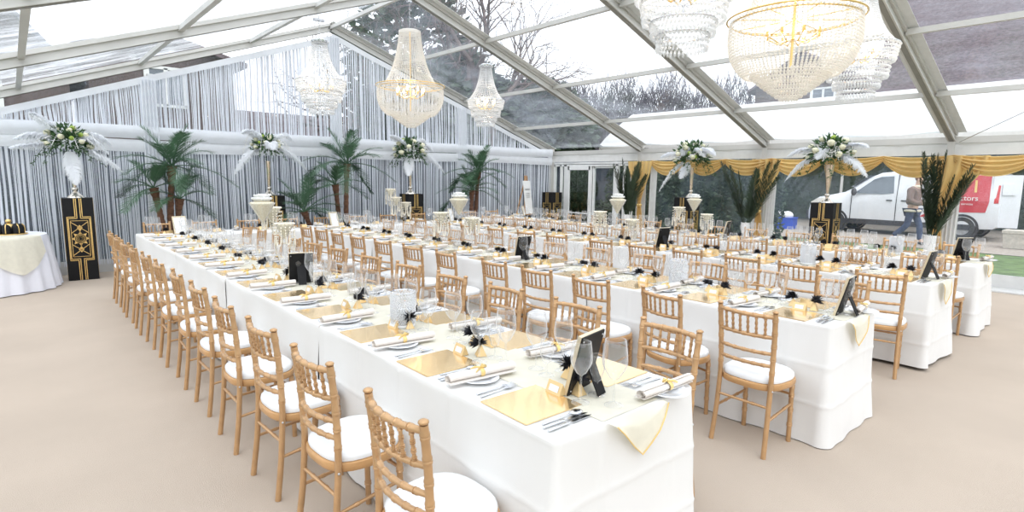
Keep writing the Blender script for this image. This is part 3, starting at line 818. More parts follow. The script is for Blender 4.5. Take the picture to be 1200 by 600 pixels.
# ------------------------------------------------------------------ table decoration
def frame_parts(back):
    """upright table sign: frame with paper face; back board with strut"""
    w, h = .185, .26; P = []
    t = radians(14)
    R = Matrix.Rotation(-t, 4, 'X')
    m = MB()
    for c, d in (((0, 0, .008), (w, .016, .016)), ((0, 0, h - .008), (w, .016, .016)), ((-w / 2 + .008, 0, h / 2), (.016, .016, h - .03)), ((w / 2 - .008, 0, h / 2), (.016, .016, h - .03))): m.box(c, d)
    f = MB().merge(m, R); P.append(('frame_rim', f, 'goldframe'))
    P.append(('sign_paper', MB().merge(MB().box((0, -.002, h / 2), (w - .03, .003, h - .03)), R), 'paper'))
    b = MB().box((0, .011, h / 2), (w - .004, .006, h - .004))
    P.append(('back_board', MB().merge(b, R), 'black'))
    k = MB()
    for sx in (-1, 1):
        for sz in (.02, h - .02): k.ball((sx * (w / 2 - .015), .0145, sz), .004, 8, 5)
    P.append(('clip', MB().merge(k, R), 'screw'))
    # strut: hinged at mid height, foot behind
    a = R @ Vector((0, .014, h * .60)); foot = Vector((0, .118, .004))
    s = MB(); wv = Vector((1, 0, 0))
    vs = []
    for p, hw in ((a, .028), (a.lerp(foot, .25), .034), (foot, .030)):
        for q in (-.003, .003): vs += [p - wv * hw + Vector((0, q, 0)), p + wv * hw + Vector((0, q, 0))]
    fs = []
    for i in range(2):
        o = i * 4; fs += [(o, o + 1, o + 5, o + 4), (o + 2, o + 6, o + 7, o + 3), (o, o + 4, o + 6, o + 2), (o + 1, o + 3, o + 7, o + 5)]
    fs += [(0, 2, 3, 1), (8, 9, 11, 10)]
    s.add(vs, fs); P.append(('strut', s, 'black'))
    return P
M['goldframe'] = mat('pale_gold_frame', (.72, .62, .44), .3, metal=.5)
FR = [(nm, m.mesh('sign_' + nm, M[mm], 40)) for nm, m, mm in frame_parts(True)]
def sign(x, y, rz, label, z=TZ + .0065):
    o = thing('table_sign', label, 'table sign', (x, y, z), rz, 'framed table signs')
    for nm, me in FR: inst(nm, me, o)
# backs turned to the camera: sign paper faces +Y or into the row
sign(1.70, 1.53, radians(-168), 'black-backed framed sign leaning on its strut, open end of front row')
sign(1.71, 4.56, radians(165), 'black-backed framed sign midway along the front row')
sign(4.06, 1.36, radians(-174), 'black-backed framed sign at the open end of second row')
sign(4.05, 4.50, radians(178), 'black-backed framed sign midway along the second row')
sign(6.22, 1.40, radians(177), 'black-backed framed sign at the open end of third row')
sign(6.26, 4.25, radians(168), 'black-backed framed sign midway along the third row')
sign(8.06, 1.50, radians(145), 'black-backed framed sign at the open end of fourth row')
sign(8.05, 4.35, radians(-170), 'black-backed framed sign seen edge-on midway along fourth row')
sign(1.80, 9.36, radians(12), 'pale framed sign facing the room on the cross table, aisle end')
sign(4.05, 9.15, radians(22), 'pale framed sign facing the room where second row meets cross table')
sign(6.42, 9.12, radians(30), 'pale framed sign facing the room where third row meets cross table')
sign(8.45, 9.25, radians(40), 'pale framed sign facing the room at the cross table end by the door')

# crystal candle cylinders
def crystal_cyl(x, y, label):
    o = thing('crystal_votive', label, 'candle holder', (x, y, TZ + .0065), 0, 'crystal cylinders on the tables')
    m = MB().lathe([(.001, .002), (.070, .002), (.072, .006), (.072, .018), (.066, .018), (.066, .008), (.001, .008)], 28); m.build('base', M['china'], o, 40)
    b = MB(); n = 26; rows = 17
    for j in range(rows):
        for i in range(n):
            a = 2 * pi * (i + .5 * (j % 2)) / n
            b.octa((.069 * cos(a), .069 * sin(a), .026 + j * .0105), .0078, 1.)
    b.build('crystal_beads', M['crystal'], o, 0)
    MB().lathe([(.072, .200), (.073, .204), (.069, .206), (.067, .2)], 28).build('rim', M['steel'], o, 60)
    MB().lathe([(.001, .010), (.028, .010), (.028, .10), (.001, .10)], 16).build('candle', M['paper'], o, 40)
crystal_cyl(1.66, 2.86, 'sparkling crystal cylinder on the front row near its open end')
crystal_cyl(4.13, 2.62, 'sparkling crystal cylinder on the second row near its open end')
crystal_cyl(6.24, 2.42, 'sparkling crystal cylinder on the third row near its open end')
crystal_cyl(8.06, 2.12, 'sparkling crystal cylinder on the fourth row near its open end')

# cone vases of three heights, filled and draped with pearls
def cone_vase(x, y, h, label, R_=.09, ch=.155):
    o = thing('cone_vase', label, 'vase', (x, y, TZ + .0065), 0, 'clear cone vases')
    MB().lathe([(.0095, h - ch - .005), (.014, h - ch + .01), (R_, h - .003), (R_, h), (R_ - .003, h - .004), (.012, h - ch + .016)], 24).build('bowl', M['acrylic'], o, 50)
    MB().lathe([(.016, .015), (.011, .05), (.0085, h * .5), (.0095, h - ch)], 14).build('stem', M['acrylic'], o, 60)
    MB().lathe([(.001, .001), (.07, .001), (.07, .008), (.02, .014), (.016, .03)], 24).build('foot', M['acrylic'], o, 50)
    return R_, ch
def pearls(x, y, h, seed, label, flower, R_=.09, ch=.155):
    r = random.Random(seed); z0 = TZ + .0065
    o = thing('pearl_garland', label, 'pearl garland', (x, y, z0), 0, 'pearl garlands on the cone vases')
    f = MB().lathe([(.008, h - ch + .012), (R_ - .010, h - .012), (R_ - .014, h + .004), (R_ * .5, h + .016), (.001, h + .02)], 20); f.build('pearl_filling', M['pearlfill'], o, 180)
    for k in range(9 if not flower else 0):
        a = 2 * pi * k / 7 + r.uniform(-.2, .2); ln = r.uniform(.16, .32); a2 = a + r.uniform(.35, .6)
        b = MB()
        N_ = 64
        for i in range(N_):
            t = i / (N_ - 1)
            if t < .16: rr = R_ * (.8 + .25 * t / .16); aa = a; z = h + .006
            elif t > .84: rr = R_ * (.8 + .25 * (1 - t) / .16); aa = a2; z = h + .006
            else:
                q = (t - .16) / .68; rr = R_ * 1.06; aa = a + (a2 - a) * (.5 - .5 * cos(pi * q)); z = h + .004 - ln * (1 - (2 * q - 1) ** 4)
            b.ball((rr * cos(aa), rr * sin(aa), z), .0085, 6, 4)
        b.build('pearl_strand', M['pearl'], o, 180)
def flower_head(x, y, z, r, label):
    o = thing('white_flower', label, 'flower', (x, y, z), 0, 'white flowers on the tall cone vases')
    q = random.Random(int(x * 100)); m = MB()
    for ring, (n, tilt, ln) in enumerate(((9, 1.25, 1.), (8, .85, .95), (6, .45, .8), (4, .15, .6))):
        for i in range(n):
            a = 2 * pi * (i + .5 * ring) / n + q.uniform(-.15, .15)
            R = Matrix.Rotation(a, 3, 'Z') @ Matrix.Rotation(tilt, 3, 'Y')
            m.ball(R @ Vector((0, 0, r * .55 * ln)), r * .5 * ln, 8, 5, (.35, .8, 1.), R)
    m.ball((0, 0, r * .30), r * .62, 14, 8, (1.15, 1.15, .75))
    m.build('petals', M['whiteflower'], o, 180)
    MB().lathe([(.006, -.05), (.012, -.01), (r * .3, .0)], 8).build('calyx', M['leaf'], o)
def cluster(x, y, where, hs=((0, -.10, .60), (.10, .16, .50), (-.08, .06, .36)), flower=True):
    nm = ('tall', 'middle', 'low')
    for i, (dx, dy, h) in enumerate(hs):
        fl = flower and i == 0
        R_, ch = (.118, .20) if fl else (.088, .155)
        cone_vase(x + dx, y + dy, h, '%s clear cone vase of the trio %s' % (nm[i], where), R_, ch)
        pearls(x + dx, y + dy, h, i + int(x * 10), 'ivory pearls %s the %s cone vase %s' % ('filling' if fl else 'draped over', nm[i], where), fl, R_, ch)
        if fl: flower_head(x + dx, y + dy, TZ + .0065 + h + .012, .098, 'white rose head on the tall cone vase %s' % where)
cluster(1.80, 5.75, 'on the front row', ((-.01, -.06, .60), (.16, .20, .53), (.17, -.12, .39)))
cluster(4.05, 5.72, 'on the second row', ((.0, -.10, .60), (-.10, .14, .42), (.17, -.14, .36)))
cluster(6.26, 5.05, 'on the third row', ((.0, -.08, .58), (-.10, .14, .40), (.15, -.22, .30)))
cluster(8.03, 4.95, 'on the fourth row', ((.0, -.08, .56), (-.10, .12, .42), (.15, -.22, .32)))
cluster(5.35, 9.45, 'on the cross table', ((-.06, .05, .62), (-.02, -.08, .47), (.20, -.05, .37)), False)

# ------------------------------------------------------------------ pedestals with gilt geometric pattern
def strip(m, pts, w=.006, closed=False):
    pts = [Vector((p[0], 0, p[1])) for p in pts]
    if closed: pts.append(pts[0])
    for a, b in zip(pts, pts[1:]):
        d = b - a; ln = d.length; ang = math.atan2(d.z, d.x)
        m.box((a + b) / 2, (ln + w, .004, w), Matrix.Rotation(-ang, 3, 'Y'))
def motif():
    m = MB(); H = 1.25
    for off in (0, .022):
        o = .022 + off; e = .13 + off * .6
        for s in (-1, 1):
            strip(m, [(s * o, H - .01), (s * o, .945 + off), (s * (e), .945 + off)], .010)
            strip(m, [(s * o, .01), (s * o, .33 - off), (s * (e), .33 - off)], .010)
            strip(m, [(s * e, .945 + off), (s * e, .33 - off)], .010)
    strip(m, [(-.105, .91), (.105, .91), (.105, .365), (-.105, .365)], .006, True)
    for s in (1, -1):
        z = lambda q: .6375 + s * q
        strip(m, [(-.10, z(.25)), (.10, z(.09))], .008); strip(m, [(.10, z(.25)), (-.10, z(.09))], .008)
        m.prism([(0, .6375 + s * .21), (.035, .6375 + s * .165), (0, .6375 + s * .11), (-.035, .6375 + s * .165)], -.002, .002, Matrix.Rotation(pi / 2, 4, 'X'))
        strip(m, [(0, z(.12)), (0, z(.07))], .010)
    for r in (.072, .056, .040, .022):
        strip(m, [(r * cos(2 * pi * i / 20), .6375 + r * sin(2 * pi * i / 20)) for i in range(20)], .006, True)
    for i in range(8):
        a = pi / 4 * i; c, q = cos(a), sin(a)
        m.prism([(.076 * cos(a - .28), .6375 + .076 * sin(a - .28)), (.112 * c, .6375 + .112 * q), (.076 * cos(a + .28), .6375 + .076 * sin(a + .28))], -.002, .002, Matrix.Rotation(pi / 2, 4, 'X'))
    return m
MOT = motif().mesh('gilt_motif', M['gold'], 0)
PED = MB().box((0, 0, .625), (.38, .38, 1.25)).mesh('pedestal_body', M['black'], 30)
def pedestal(x, y, rz, label):
    o = thing('black_pedestal', label, 'pedestal', (x, y, 0), rz, 'black gilt pedestals')
    inst('plinth', PED, o)
    for k in range(4):
        a = k * pi / 2
        q = inst('gilt_motif', MOT, o, (sin(a) * .1925, -cos(a) * .1925, 0), a)
def vase(x, y, z, label, kind=0):
    o = thing('trumpet_vase', label, 'vase', (x, y, z), 0, 'mirrored trumpet vases')
    if kind == 0: up = [(.020, .16), (.030, .20), (.034, .45), (.045, .62), (.050, .63), (.046, .62), (.03, .5)]
    else: up = [(.018, .16), (.024, .19), (.05, .45), (.088, .66), (.092, .67), (.086, .66), (.04, .45)]
    MB().lathe([(.001, .001), (.115, .001), (.112, .012), (.075, .045), (.040, .085), (.02, .10)], 28).build('foot', M['silver'], o, 50)
    MB().lathe([(.018, .095), (.040, .115), (.046, .13), (.040, .148), (.018, .165)], 20).build('knop', M['silver'], o, 60)
    MB().lathe(up, 24).build('trumpet', M['vasegold'], o, 60)
def rose(m, c, r, q):
    R = Matrix.Rotation(q.uniform(0, 6), 3, 'Z') @ Matrix.Rotation(q.uniform(-.4, .4), 3, 'X')
    m.ball(c, r * .62, 8, 6)
    for ring, n in ((0, 4), (1, 5)):
        for i in range(n):
            a = 2 * pi * (i + .5 * ring) / n; Q = R @ Matrix.Rotation(a, 3, 'Z') @ Matrix.Rotation(.35 + .4 * ring, 3, 'Y')
            m.ball(Vector(c) + Q @ Vector((r * .42, 0, 0)), r * .62, 7, 5, (.35, .9, .95), Q)
def plume(base, d, ln, droop, q, w=.125):
    """ostrich plume: curved quill with soft barbs"""
    m = MB(); d = Vector(d).normalized(); P = []
    for i in range(13):
        t = i / 12; P.append(Vector(base) + d * ln * t + Vector((0, 0, -1)) * droop * t ** 2.6 * ln)
    m.tube(P, [.005 * (1 - .7 * i / 12) for i in range(13)], 5)
    side = d.cross(Vector((0, 0, 1)));
    side = side.normalized() if side.length > .1 else Vector((1, 0, 0))
    for i in range(150):
        t = .10 + .9 * i / 149; k = t * 12; a = int(min(11, k)); p = P[a].lerp(P[a + 1], k - a); tg = (P[a + 1] - P[a]).normalized()
        s2 = tg.cross(side).normalized()
        L_ = w * (sin(pi * min(1, t * .9 + .12)) ** .6) * q.uniform(.75, 1.1)
        for s in (-1, 1):
            an = q.uniform(-.5, .5)
            v = (side * s * cos(an) + s2 * sin(an)); e1 = p + v * L_ * .6 + tg * L_ * .35; e2 = p + v * L_ + tg * L_ * .55 + Vector((0, 0, -L_ * .35))
            h = tg * .0065
            m.add([p - h, p + h, e1 + h * 1.5, e2, e1 - h * 1.5], [(0, 1, 2, 3, 4)])
    return m
def leafm(m, p, d, ln, w, q):
    d = Vector(d).normalized(); s = d.cross(Vector((q.uniform(-1, 1), q.uniform(-1, 1), 1))).normalized() * w
    up = s.cross(d).normalized() * w * .4; p = Vector(p)
    m.add([p, p + d * ln * .45 + s, p + d * ln, p + d * ln * .45 - s, p + d * ln * .45 + up], [(0, 1, 4), (1, 2, 4), (2, 3, 4), (3, 0, 4)])
def arrangement(x, y, z, s, seed, label, plumes):
    o = thing('flower_arrangement', label, 'flower arrangement', (x, y, z), 0, 'feathered flower arrangements')
    q = random.Random(seed); m = MB()
    for i in range(330):
        a = q.uniform(0, 2 * pi); el = q.uniform(-.5, 1.5); r = .26 * s * q.uniform(.25, 1.)
        d = Vector((cos(a) * cos(el), sin(a) * cos(el), sin(el) * .85)); leafm(m, d * r, d + Vector((q.uniform(-.5, .5), q.uniform(-.5, .5), q.uniform(-.6, .3))), .075 * s, .018 * s, q)
    for k in range(9):       # trailing sprays
        a = 2 * pi * k / 9 + q.uniform(-.3, .3); ln = q.uniform(.26, .50) * s; P = []
        for i in range(9):
            t = i / 8; P.append(Vector((cos(a) * (.12 + ln * .62 * t), sin(a) * (.12 + ln * .62 * t), .02 + .05 * t - ln * .75 * t ** 1.8)))
        m.tube(P, .003, 4)
        for i in range(26):
            t = q.random() * 8; b = int(min(7, t)); p = P[b].lerp(P[b + 1], t - b)
            leafm(m, p, Vector((q.uniform(-1, 1), q.uniform(-1, 1), q.uniform(-1, .2))), .045 * s, .010 * s, q)
    m.build('foliage', M['leaf'], o, 0)
    n = 15
    for i in range(n):
        t = (i + .5) / n; el = math.asin(1 - 1.25 * t); a = i * 2.4 + q.uniform(-.2, .2); r = .25 * s
        c = Vector((cos(a) * cos(el), sin(a) * cos(el), sin(el) * .85)) * r
        b = MB(); rose(b, c, .052 * s * q.uniform(.85, 1.2), q); b.build('rose', M['rose'], o, 180)
    for i in range(5):
        a = q.uniform(0, 6); el = q.uniform(-.1, 1.2); c = Vector((cos(a) * cos(el), sin(a) * cos(el), sin(el))) * .22 * s
        MB().ball(c, .03 * s, 8, 6).build('lime_bud', M['limeleaf'], o, 180)
    for (d, ln, dr) in plumes:
        plume((Vector(d).normalized() * .10), d, ln, dr, q).build('white_plume', M['feather_white'], o, 0)
    tw = MB()
    for i in range(16):
        a = q.uniform(0, 6); P = [Vector((cos(a) * .15, sin(a) * .15, .05)), Vector((cos(a) * .3, sin(a) * .3, .16 + q.uniform(-.1, .1))), Vector((cos(a) * .42, sin(a) * .42, q.uniform(-.15, .1)))]
        tw.tube(P, .002, 4)
        for t in (.4, .6, .8, 1.): tw.ball(P[1].lerp(P[2], t), .008, 5, 4)
    tw.build('white_spray', M['paper'], o)
# (vx, vz) below: plume directions in the plane facing the camera
def pl2(*L_, ax=(1, 0)): return [((ax[0] * a, ax[1] * a + dy, z), ln, dr) for a, dy, z, ln, dr in L_]
pedestal(.735, 10.98, radians(-4), 'black gilt-patterned pedestal standing full height at the aisle end of the curtains')
pedestal(3.62, 11.0, 0, 'black gilt pedestal by the curtains, between the aisle palm and middle palms')
pedestal(6.63, 10.98, 0, 'black gilt pedestal by the curtains behind the pearl-draped vases')
pedestal(10.95, 10.92, 0, 'black gilt pedestal without flowers in the corner by the door')
pedestal(10.92, 6.80, 0, 'black gilt pedestal with flowers against the clear wall nearest the door')
pedestal(10.92, 4.0, 0, 'black gilt pedestal with flowers before the parked van')
vase(.72, 10.96, 1.25, 'mirrored vase with feathered flowers on the full-height pedestal at the aisle')
vase(3.60, 11.0, 1.25, 'mirrored vase on the curtain pedestal next to the aisle palm')
vase(6.60, 10.98, 1.25, 'mirrored vase on the curtain pedestal behind the pearl vases')
vase(10.92, 6.72, 1.25, 'mirrored vase on the clear-wall pedestal nearest the door', 0)
vase(10.92, 4.0, 1.25, 'wide mirrored trumpet vase on the pedestal before the van', 1)
arrangement(.68, 10.94, 2.06, 1.15, 1, 'cream roses and white plumes above the full-height pedestal at the aisle', pl2((-.55, -.2, .75, .62, .25), (-.95, -.1, .42, .60, .45), (-1., -.3, -.05, .62, .1), (.9, -.1, .62, .58, .75), (.85, -.3, .45, .48, .9), (.05, -.5, -.65, .50, .3), (.75, -.3, -.25, .62, .35)))
arrangement(3.58, 10.98, 2.13, 1.0, 2, 'cream roses and white plumes between aisle palm and middle palms', pl2((-.65, -.2, .75, .62, .5), (.7, -.2, .8, .62, .7), (-.9, -.2, -.2, .55, .7), (.9, -.2, -.1, .62, .6), (0, -.6, .3, .3, .8)))
arrangement(6.58, 10.96, 2.15, 1.35, 3, 'cream roses and white plumes on the curtain pedestal behind pearl vases', pl2((-.75, -.2, .7, .66, .3), (.5, -.2, .8, .55, .6), (.75, -.2, .6, .6, .7), (.9, -.2, -.1, .72, .5), (-.35, -.5, -.6, .45, .3)))
arrangement(10.9, 6.72, 2.10, 1.4, 4, 'cream roses and white plumes against the clear wall nearest the door', [((-.2, .9, .3), .66, .4), ((-.2, -.8, .5), .66, .6), ((-.5, .15, .6), .34, .9), ((-.5, .1, -.6), .40, .2), ((-.3, .55, -.35), .66, .6), ((-.3, -.6, .55), .5, .8)])
arrangement(10.9, 4.0, 2.10, 1.4, 5, 'cream roses and white plumes on the pedestal before the van', [((-.2, .9, .35), .66, .5), ((-.2, -.85, .45), .66, .4), ((-.3, .8, -.15), .60, .6), ((-.3, -.8, -.1), .66, .5), ((-.6, .1, .3), .34, .9), ((-.2, .1, .9), .35, .9)])

# ------------------------------------------------------------------ palms
def frond(base, d, ln, arch, q, lw=.23, n=46, mw=.0070):
    m = MB(); d = Vector(d).normalized(); P = []
    for i in range(13):
        t = i / 12; P.append(Vector(base) + d * ln * t - Vector((0, 0, 1)) * arch * ln * t ** 2.1)
    m.tube(P, [.010 * (1 - .8 * i / 12) for i in range(13)], 5)
    side = d.cross(Vector((0, 0, 1))); side = side.normalized() if side.length > .05 else Vector((1, 0, 0))
    for i in range(n):
        t = .16 + .84 * i / (n - 1); k = t * 12; a = int(min(11, k)); p = P[a].lerp(P[a + 1], k - a); tg = (P[a + 1] - P[a]).normalized()
        L_ = lw * (sin(pi * (.12 + .83 * t)) ** .7 + .12); nrm = side.cross(tg).normalized()
        for s in (-1, 1):
            v = (side * s * .75 + tg * .85 + nrm * q.uniform(.0, .35)).normalized()
            e = p + v * L_ * q.uniform(.85, 1.1) - Vector((0, 0, L_ * .15)); mid = p.lerp(e, .45); h = tg * mw
            m.add([p - h * .5, mid - h, e, mid + h, p + h * .5], [(0, 1, 2, 3, 4)])
    return m
def palm(name, x, y, stems, label, seed, lean=None):
    """stems: (dx, dy, crown z, crown dx, crown dy, n fronds, length)"""
    o = thing(name, label, 'palm', (x, y, 0), 0, 'potted palms along the gable'); q = random.Random(seed)
    for dx, dy, zc, cx, cy, nf, L_ in stems:
        pts = []; rad = []
        for i in range(26):
            t = i / 25; pts.append((dx + (cx - dx) * t ** 1.3, dy + (cy - dy) * t ** 1.3, .25 + (zc - .25) * t)); rad.append((.052 - .012 * t + (.03 * max(0, (t - .8) / .2))) * (1.12 if i % 2 else .95))
        MB().tube(pts, rad, 9).build('trunk', M['trunk'], o, 0)
        for k in range(nf):
            a = 2.4 * k + q.uniform(-.25, .25); el = 1.25 - 1.35 * (k / nf) + q.uniform(-.1, .1)
            d = (cos(a) * cos(el), sin(a) * cos(el) * .75, sin(el))
            f = frond((cx, cy, zc), d, L_ * q.uniform(.8, 1.1), .25 + .35 * k / nf, q)
            for i, v in enumerate(f.v):   # keep the leaves in front of the curtains
                if v[1] + y > YD - .13: f.v[i] = (v[0], YD - .13 - y - .02 * (i % 3), v[2])
            f.build('frond', M['palm'], o, 0)
    MB().lathe([(.001, .0), (.15, 0), (.19, .30), (.20, .31), (.18, .31), (.17, .27), (.001, .27)], 20, (0, 0, 0)).build('pot', M['blackmetal'], o, 40)
palm('palm_tree', 1.93, 10.72, [(-.05, 0, 1.75, .06, 0, 17, .95), (.05, .05, 1.22, .14, .0, 9, .7), (-.08, -.03, 1.40, -.22, .0, 8, .75)], 'tall green palm standing behind the aisle end of the cross table', 21)
palm('palm_tree', 4.95, 10.80, [(.04, 0, 1.86, .10, .0, 17, .92), (-.06, .02, 1.45, -.14, .02, 10, .75)], 'tallest palm of the middle pair, before the voile column under the ridge', 22)
palm('palm_tree', 4.32, 10.66, [(0, 0, .95, -.22, -.02, 15, .95)], 'shorter leaning palm of the middle pair', 23)
palm('palm_tree', 8.10, 10.72, [(-.03, 0, 1.32, .0, 0, 15, .85), (.12, .05, 1.75, .22, .05, 15, .85)], 'green palm with two trunks near the easel', 24)
def palm_leaves(x, y, label, seed, spread, H=1.15):
    o = thing('palm_leaf_vase', label, 'palm leaves', (x, y, 0), 0, 'dark palm leaves in white vases')
    MB().lathe([(.001, 0), (.11, 0), (.10, .02), (.065, .30), (.085, .78), (.09, .80), (.08, .79), (.06, .40)], 20).build('floor_vase', M['whitepaint'], o, 50)
    q = random.Random(seed)
    for i, (a, ln) in enumerate(spread):
        f = frond((0, a * .05, .68), (q.uniform(-.12, .05), a, 1.), ln * H, abs(a) * .12, q, lw=.20, n=60, mw=.012); f.build('palm_leaf', M['palmdark'], o, 0)
palm_leaves(10.86, 8.33, 'dark upright palm leaves beside the glazed door', 41, [(.10, 1.25), (.28, 1.2), (-.30, 1.25), (-.12, 1.1), (-.45, 1.05), (.0, 1.0), (.2, 1.05), (-.2, 1.15)])
palm_leaves(10.92, 5.46, 'dark palm leaves fanning in a V before the gold tail near the van bonnet', 42, [(.42, 1.3), (.30, 1.15), (-.42, 1.3), (-.30, 1.2), (-.18, 1.05), (.16, 1.0), (-.55, 1.1)])
palm_leaves(10.92, 2.42, 'dark palm leaves in front of the walking man', 43, [(.12, 1.25), (.02, 1.2), (-.06, 1.25), (-.34, 1.15), (-.42, 1.05), (.05, 1.05), (-.2, .95), (-.3, 1.0), (.2, .9), (.07, 1.2), (-.02, 1.1), (-.38, 1.05), (.14, 1.1)])

# ------------------------------------------------------------------ easel, cake table
e = thing('wooden_easel', 'wooden easel by the gable corner holding a white board', 'easel', (9.95, 10.75, 0), radians(28))
for nm, a, b in (('leg', (-.28, 0, 0), (-.06, .10, 1.68)), ('leg', (.28, 0, 0), (.06, .10, 1.68)), ('rear_leg', (0, .50, 0), (0, .12, 1.6))):
    MB().tube([a, b], .017, 6).build(nm, M['wood'], e, 30)
MB().box((0, .02, .70), (.62, .05, .025)).build('ledge', M['wood'], e, 30); MB().box((0, .115, 1.5), (.2, .02, .03)).build('crossbar', M['wood'], e, 30)
b = thing('welcome_board', 'white seating board resting on the wooden easel', 'board', (9.95, 10.75, .715), radians(28))
MB().merge(MB().box((0, -.02, .42), (.52, .012, .84)), Matrix.Rotation(radians(-7), 4, 'X')).build('panel', M['paper'], b, 30)
MB().merge(MB().box((0, -.0275, .62), (.34, .002, .03)).box((0, -.0275, .52), (.26, .002, .015)).box((0, -.0275, .47), (.26, .002, .015)).box((0, -.0275, .42), (.26, .002, .015)), Matrix.Rotation(radians(-7), 4, 'X')).build('printed_lines', M['screw'], b, 0)

CX, CYY, CR = -.34, 10.62, .66
t = thing('round_table', 'round table under white cloth at the aisle end of the curtains', 'table', (CX, CYY, 0))
MB().lathe([(.001, TZ - .03), (CR - .01, TZ - .03), (CR - .01, TZ - .004), (.001, TZ - .004)], 40).build('table_top', M['tabletop'], t, 40)
for k in range(4): MB().tube([(.3 * cos(k * pi / 2), .3 * sin(k * pi / 2), 0), (.3 * cos(k * pi / 2), .3 * sin(k * pi / 2), TZ - .03)], .016, 8).build('leg', M['blackmetal'], t)
def rc(u, v):
    a = 2 * pi * u
    if v < .3: r = (CR + .004) * v / .3; return (r * cos(a), r * sin(a), TZ)
    d = (v - .3) / .7 * (TZ - .012); g = (d / TZ)
    r = CR + .006 + .11 * g ** .8 + .022 * g ** .7 * sin(a * 21) + .010 * g * sin(a * 9 + 1)
    return (r * cos(a), r * sin(a), TZ - d)
tag(MB().grid(rc, 252, 30).build('round_tablecloth', M['bluecloth'], None, 60, (CX, CYY, 0)), 'white fluted cloth to the floor over the round table', 'tablecloth')
def ov(u, v):
    # cream overlay: square laid corner-forward, hanging in a point towards the room
    a = radians(-62) + (u - .5) * 1.05; q = abs(2 * u - 1)
    L_ = .50 * (1 - q ** 1.4 * .55)
    if v < .35: r = (CR + .012) * (.25 + .75 * v / .35); return (CX + r * cos(a), CYY + r * sin(a), TZ + .006)
    d = (v - .35) / .65 * L_; g = d / TZ
    r = CR + .024 + .13 * g ** .8 + .012 * g * sin(a * 21)
    return (CX + r * cos(a), CYY + r * sin(a), TZ + .004 - d)
o = thing('table_overlay', 'cream pointed overlay hanging over the front of the round table', 'table runner', (0, 0, 0))
MB().grid(ov, 40, 30).build('organza', M['runner'], o, 180)
cb = thing('cake_crown', 'black and gold crown-shaped centrepiece on the round table', 'centrepiece', (CX + .26, CYY - .02, TZ + .007))
MB().lathe([(.001, 0), (.20, 0), (.20, .012), (.001, .014)], 32).build('gold_board', M['gold'], cb, 40)
for k in range(7):
    a = 2 * pi * k / 7; c = Vector((.115 * cos(a), .115 * sin(a), .014))
    m = MB().lathe([(.001, 0), (.048, 0), (.052, .06), (.044, .10), (.022, .125), (.001, .13)], 14, c); m.build('black_lobe', M['black'], cb, 60)
    g = MB()
    P = [c + Vector((.05 * cos(a) * s_, .05 * sin(a) * s_, z)) for s_, z in ((1.02, .005), (1.08, .06), (.93, .10), (.5, .127))]
    g.tube(P, .006, 6); g.build('gold_band', M['gold'], cb)
MB().lathe([(.001, .014), (.06, .014), (.05, .13), (.018, .15), (.034, .175), (.03, .20), (.001, .215)], 16).build('gold_finial', M['gold'], cb, 60)

# ------------------------------------------------------------------ chandeliers
def strand_ring(m, n, prof, bead, jit=0.):
    for i in range(n):
        a = 2 * pi * i / n
        for r, z in prof: m.octa((r * cos(a), r * sin(a), z), bead, 1.05)
def along(pts, step):
    out = []; acc = 0
    for (r0, z0), (r1, z1) in zip(pts, pts[1:]):
        ln = sqrt((r1 - r0) ** 2 + (z1 - z0) ** 2); k = max(1, int(ln / step))
        for i in range(k): t = i / k; out.append((r0 + (r1 - r0) * t, z0 + (z1 - z0) * t))
    out.append(pts[-1]); return out
def curve(p0, p1, p2, n=10):
    return [((1 - t) ** 2 * p0[0] + 2 * t * (1 - t) * p1[0] + t * t * p2[0], (1 - t) ** 2 * p0[1] + 2 * t * (1 - t) * p1[1] + t * t * p2[1]) for t in [i / n for i in range(n + 1)]]
def bulbs(o, n, r, z):
    arm = MB()
    for i in range(n):
        a = 2 * pi * i / n
        arm.tube([(.0, 0, z - .05), (r * .5 * cos(a), r * .5 * sin(a), z - .09), (r * cos(a), r * sin(a), z - .03)], .007, 6)
        arm.lathe([(.013, -.035), (.016, -.03), (.011, .01)], 8, (r * cos(a), r * sin(a), z))
        MB().lathe([(.008, 0.), (.015, .02), (.016, .035), (.008, .065), (.001, .085)], 8, (r * cos(a), r * sin(a), z + .01)).build('candle_bulb', M['bulb'], o, 60)
    arm.build('lamp_arms', M['gold'], o)
    ld = bpy.data.lights.new('lamp_glow', 'POINT'); ld.energy = 6. * (r / .2); ld.color = (1., .86, .66); ld.shadow_soft_size = .06
    lo = bpy.data.objects.new('lamp_glow', ld); COL.objects.link(lo); lo.parent = o; lo.location = (0, 0, z + .06)
def chain(o, z0, z1):
    m = MB(); z = z0; i = 0
    while z < z1:
        Rz = Matrix.Rotation(i * pi / 2, 3, 'Z')
        m.tube([Vector((0, 0, z)) + Rz @ Vector((.010 * cos(a), 0, .018 * sin(a) + .018)) for a in [2 * pi * k / 10 for k in range(11)]], .003, 5, cap=False); z += .030; i += 1
    m.build('chain', M['chain'], o)
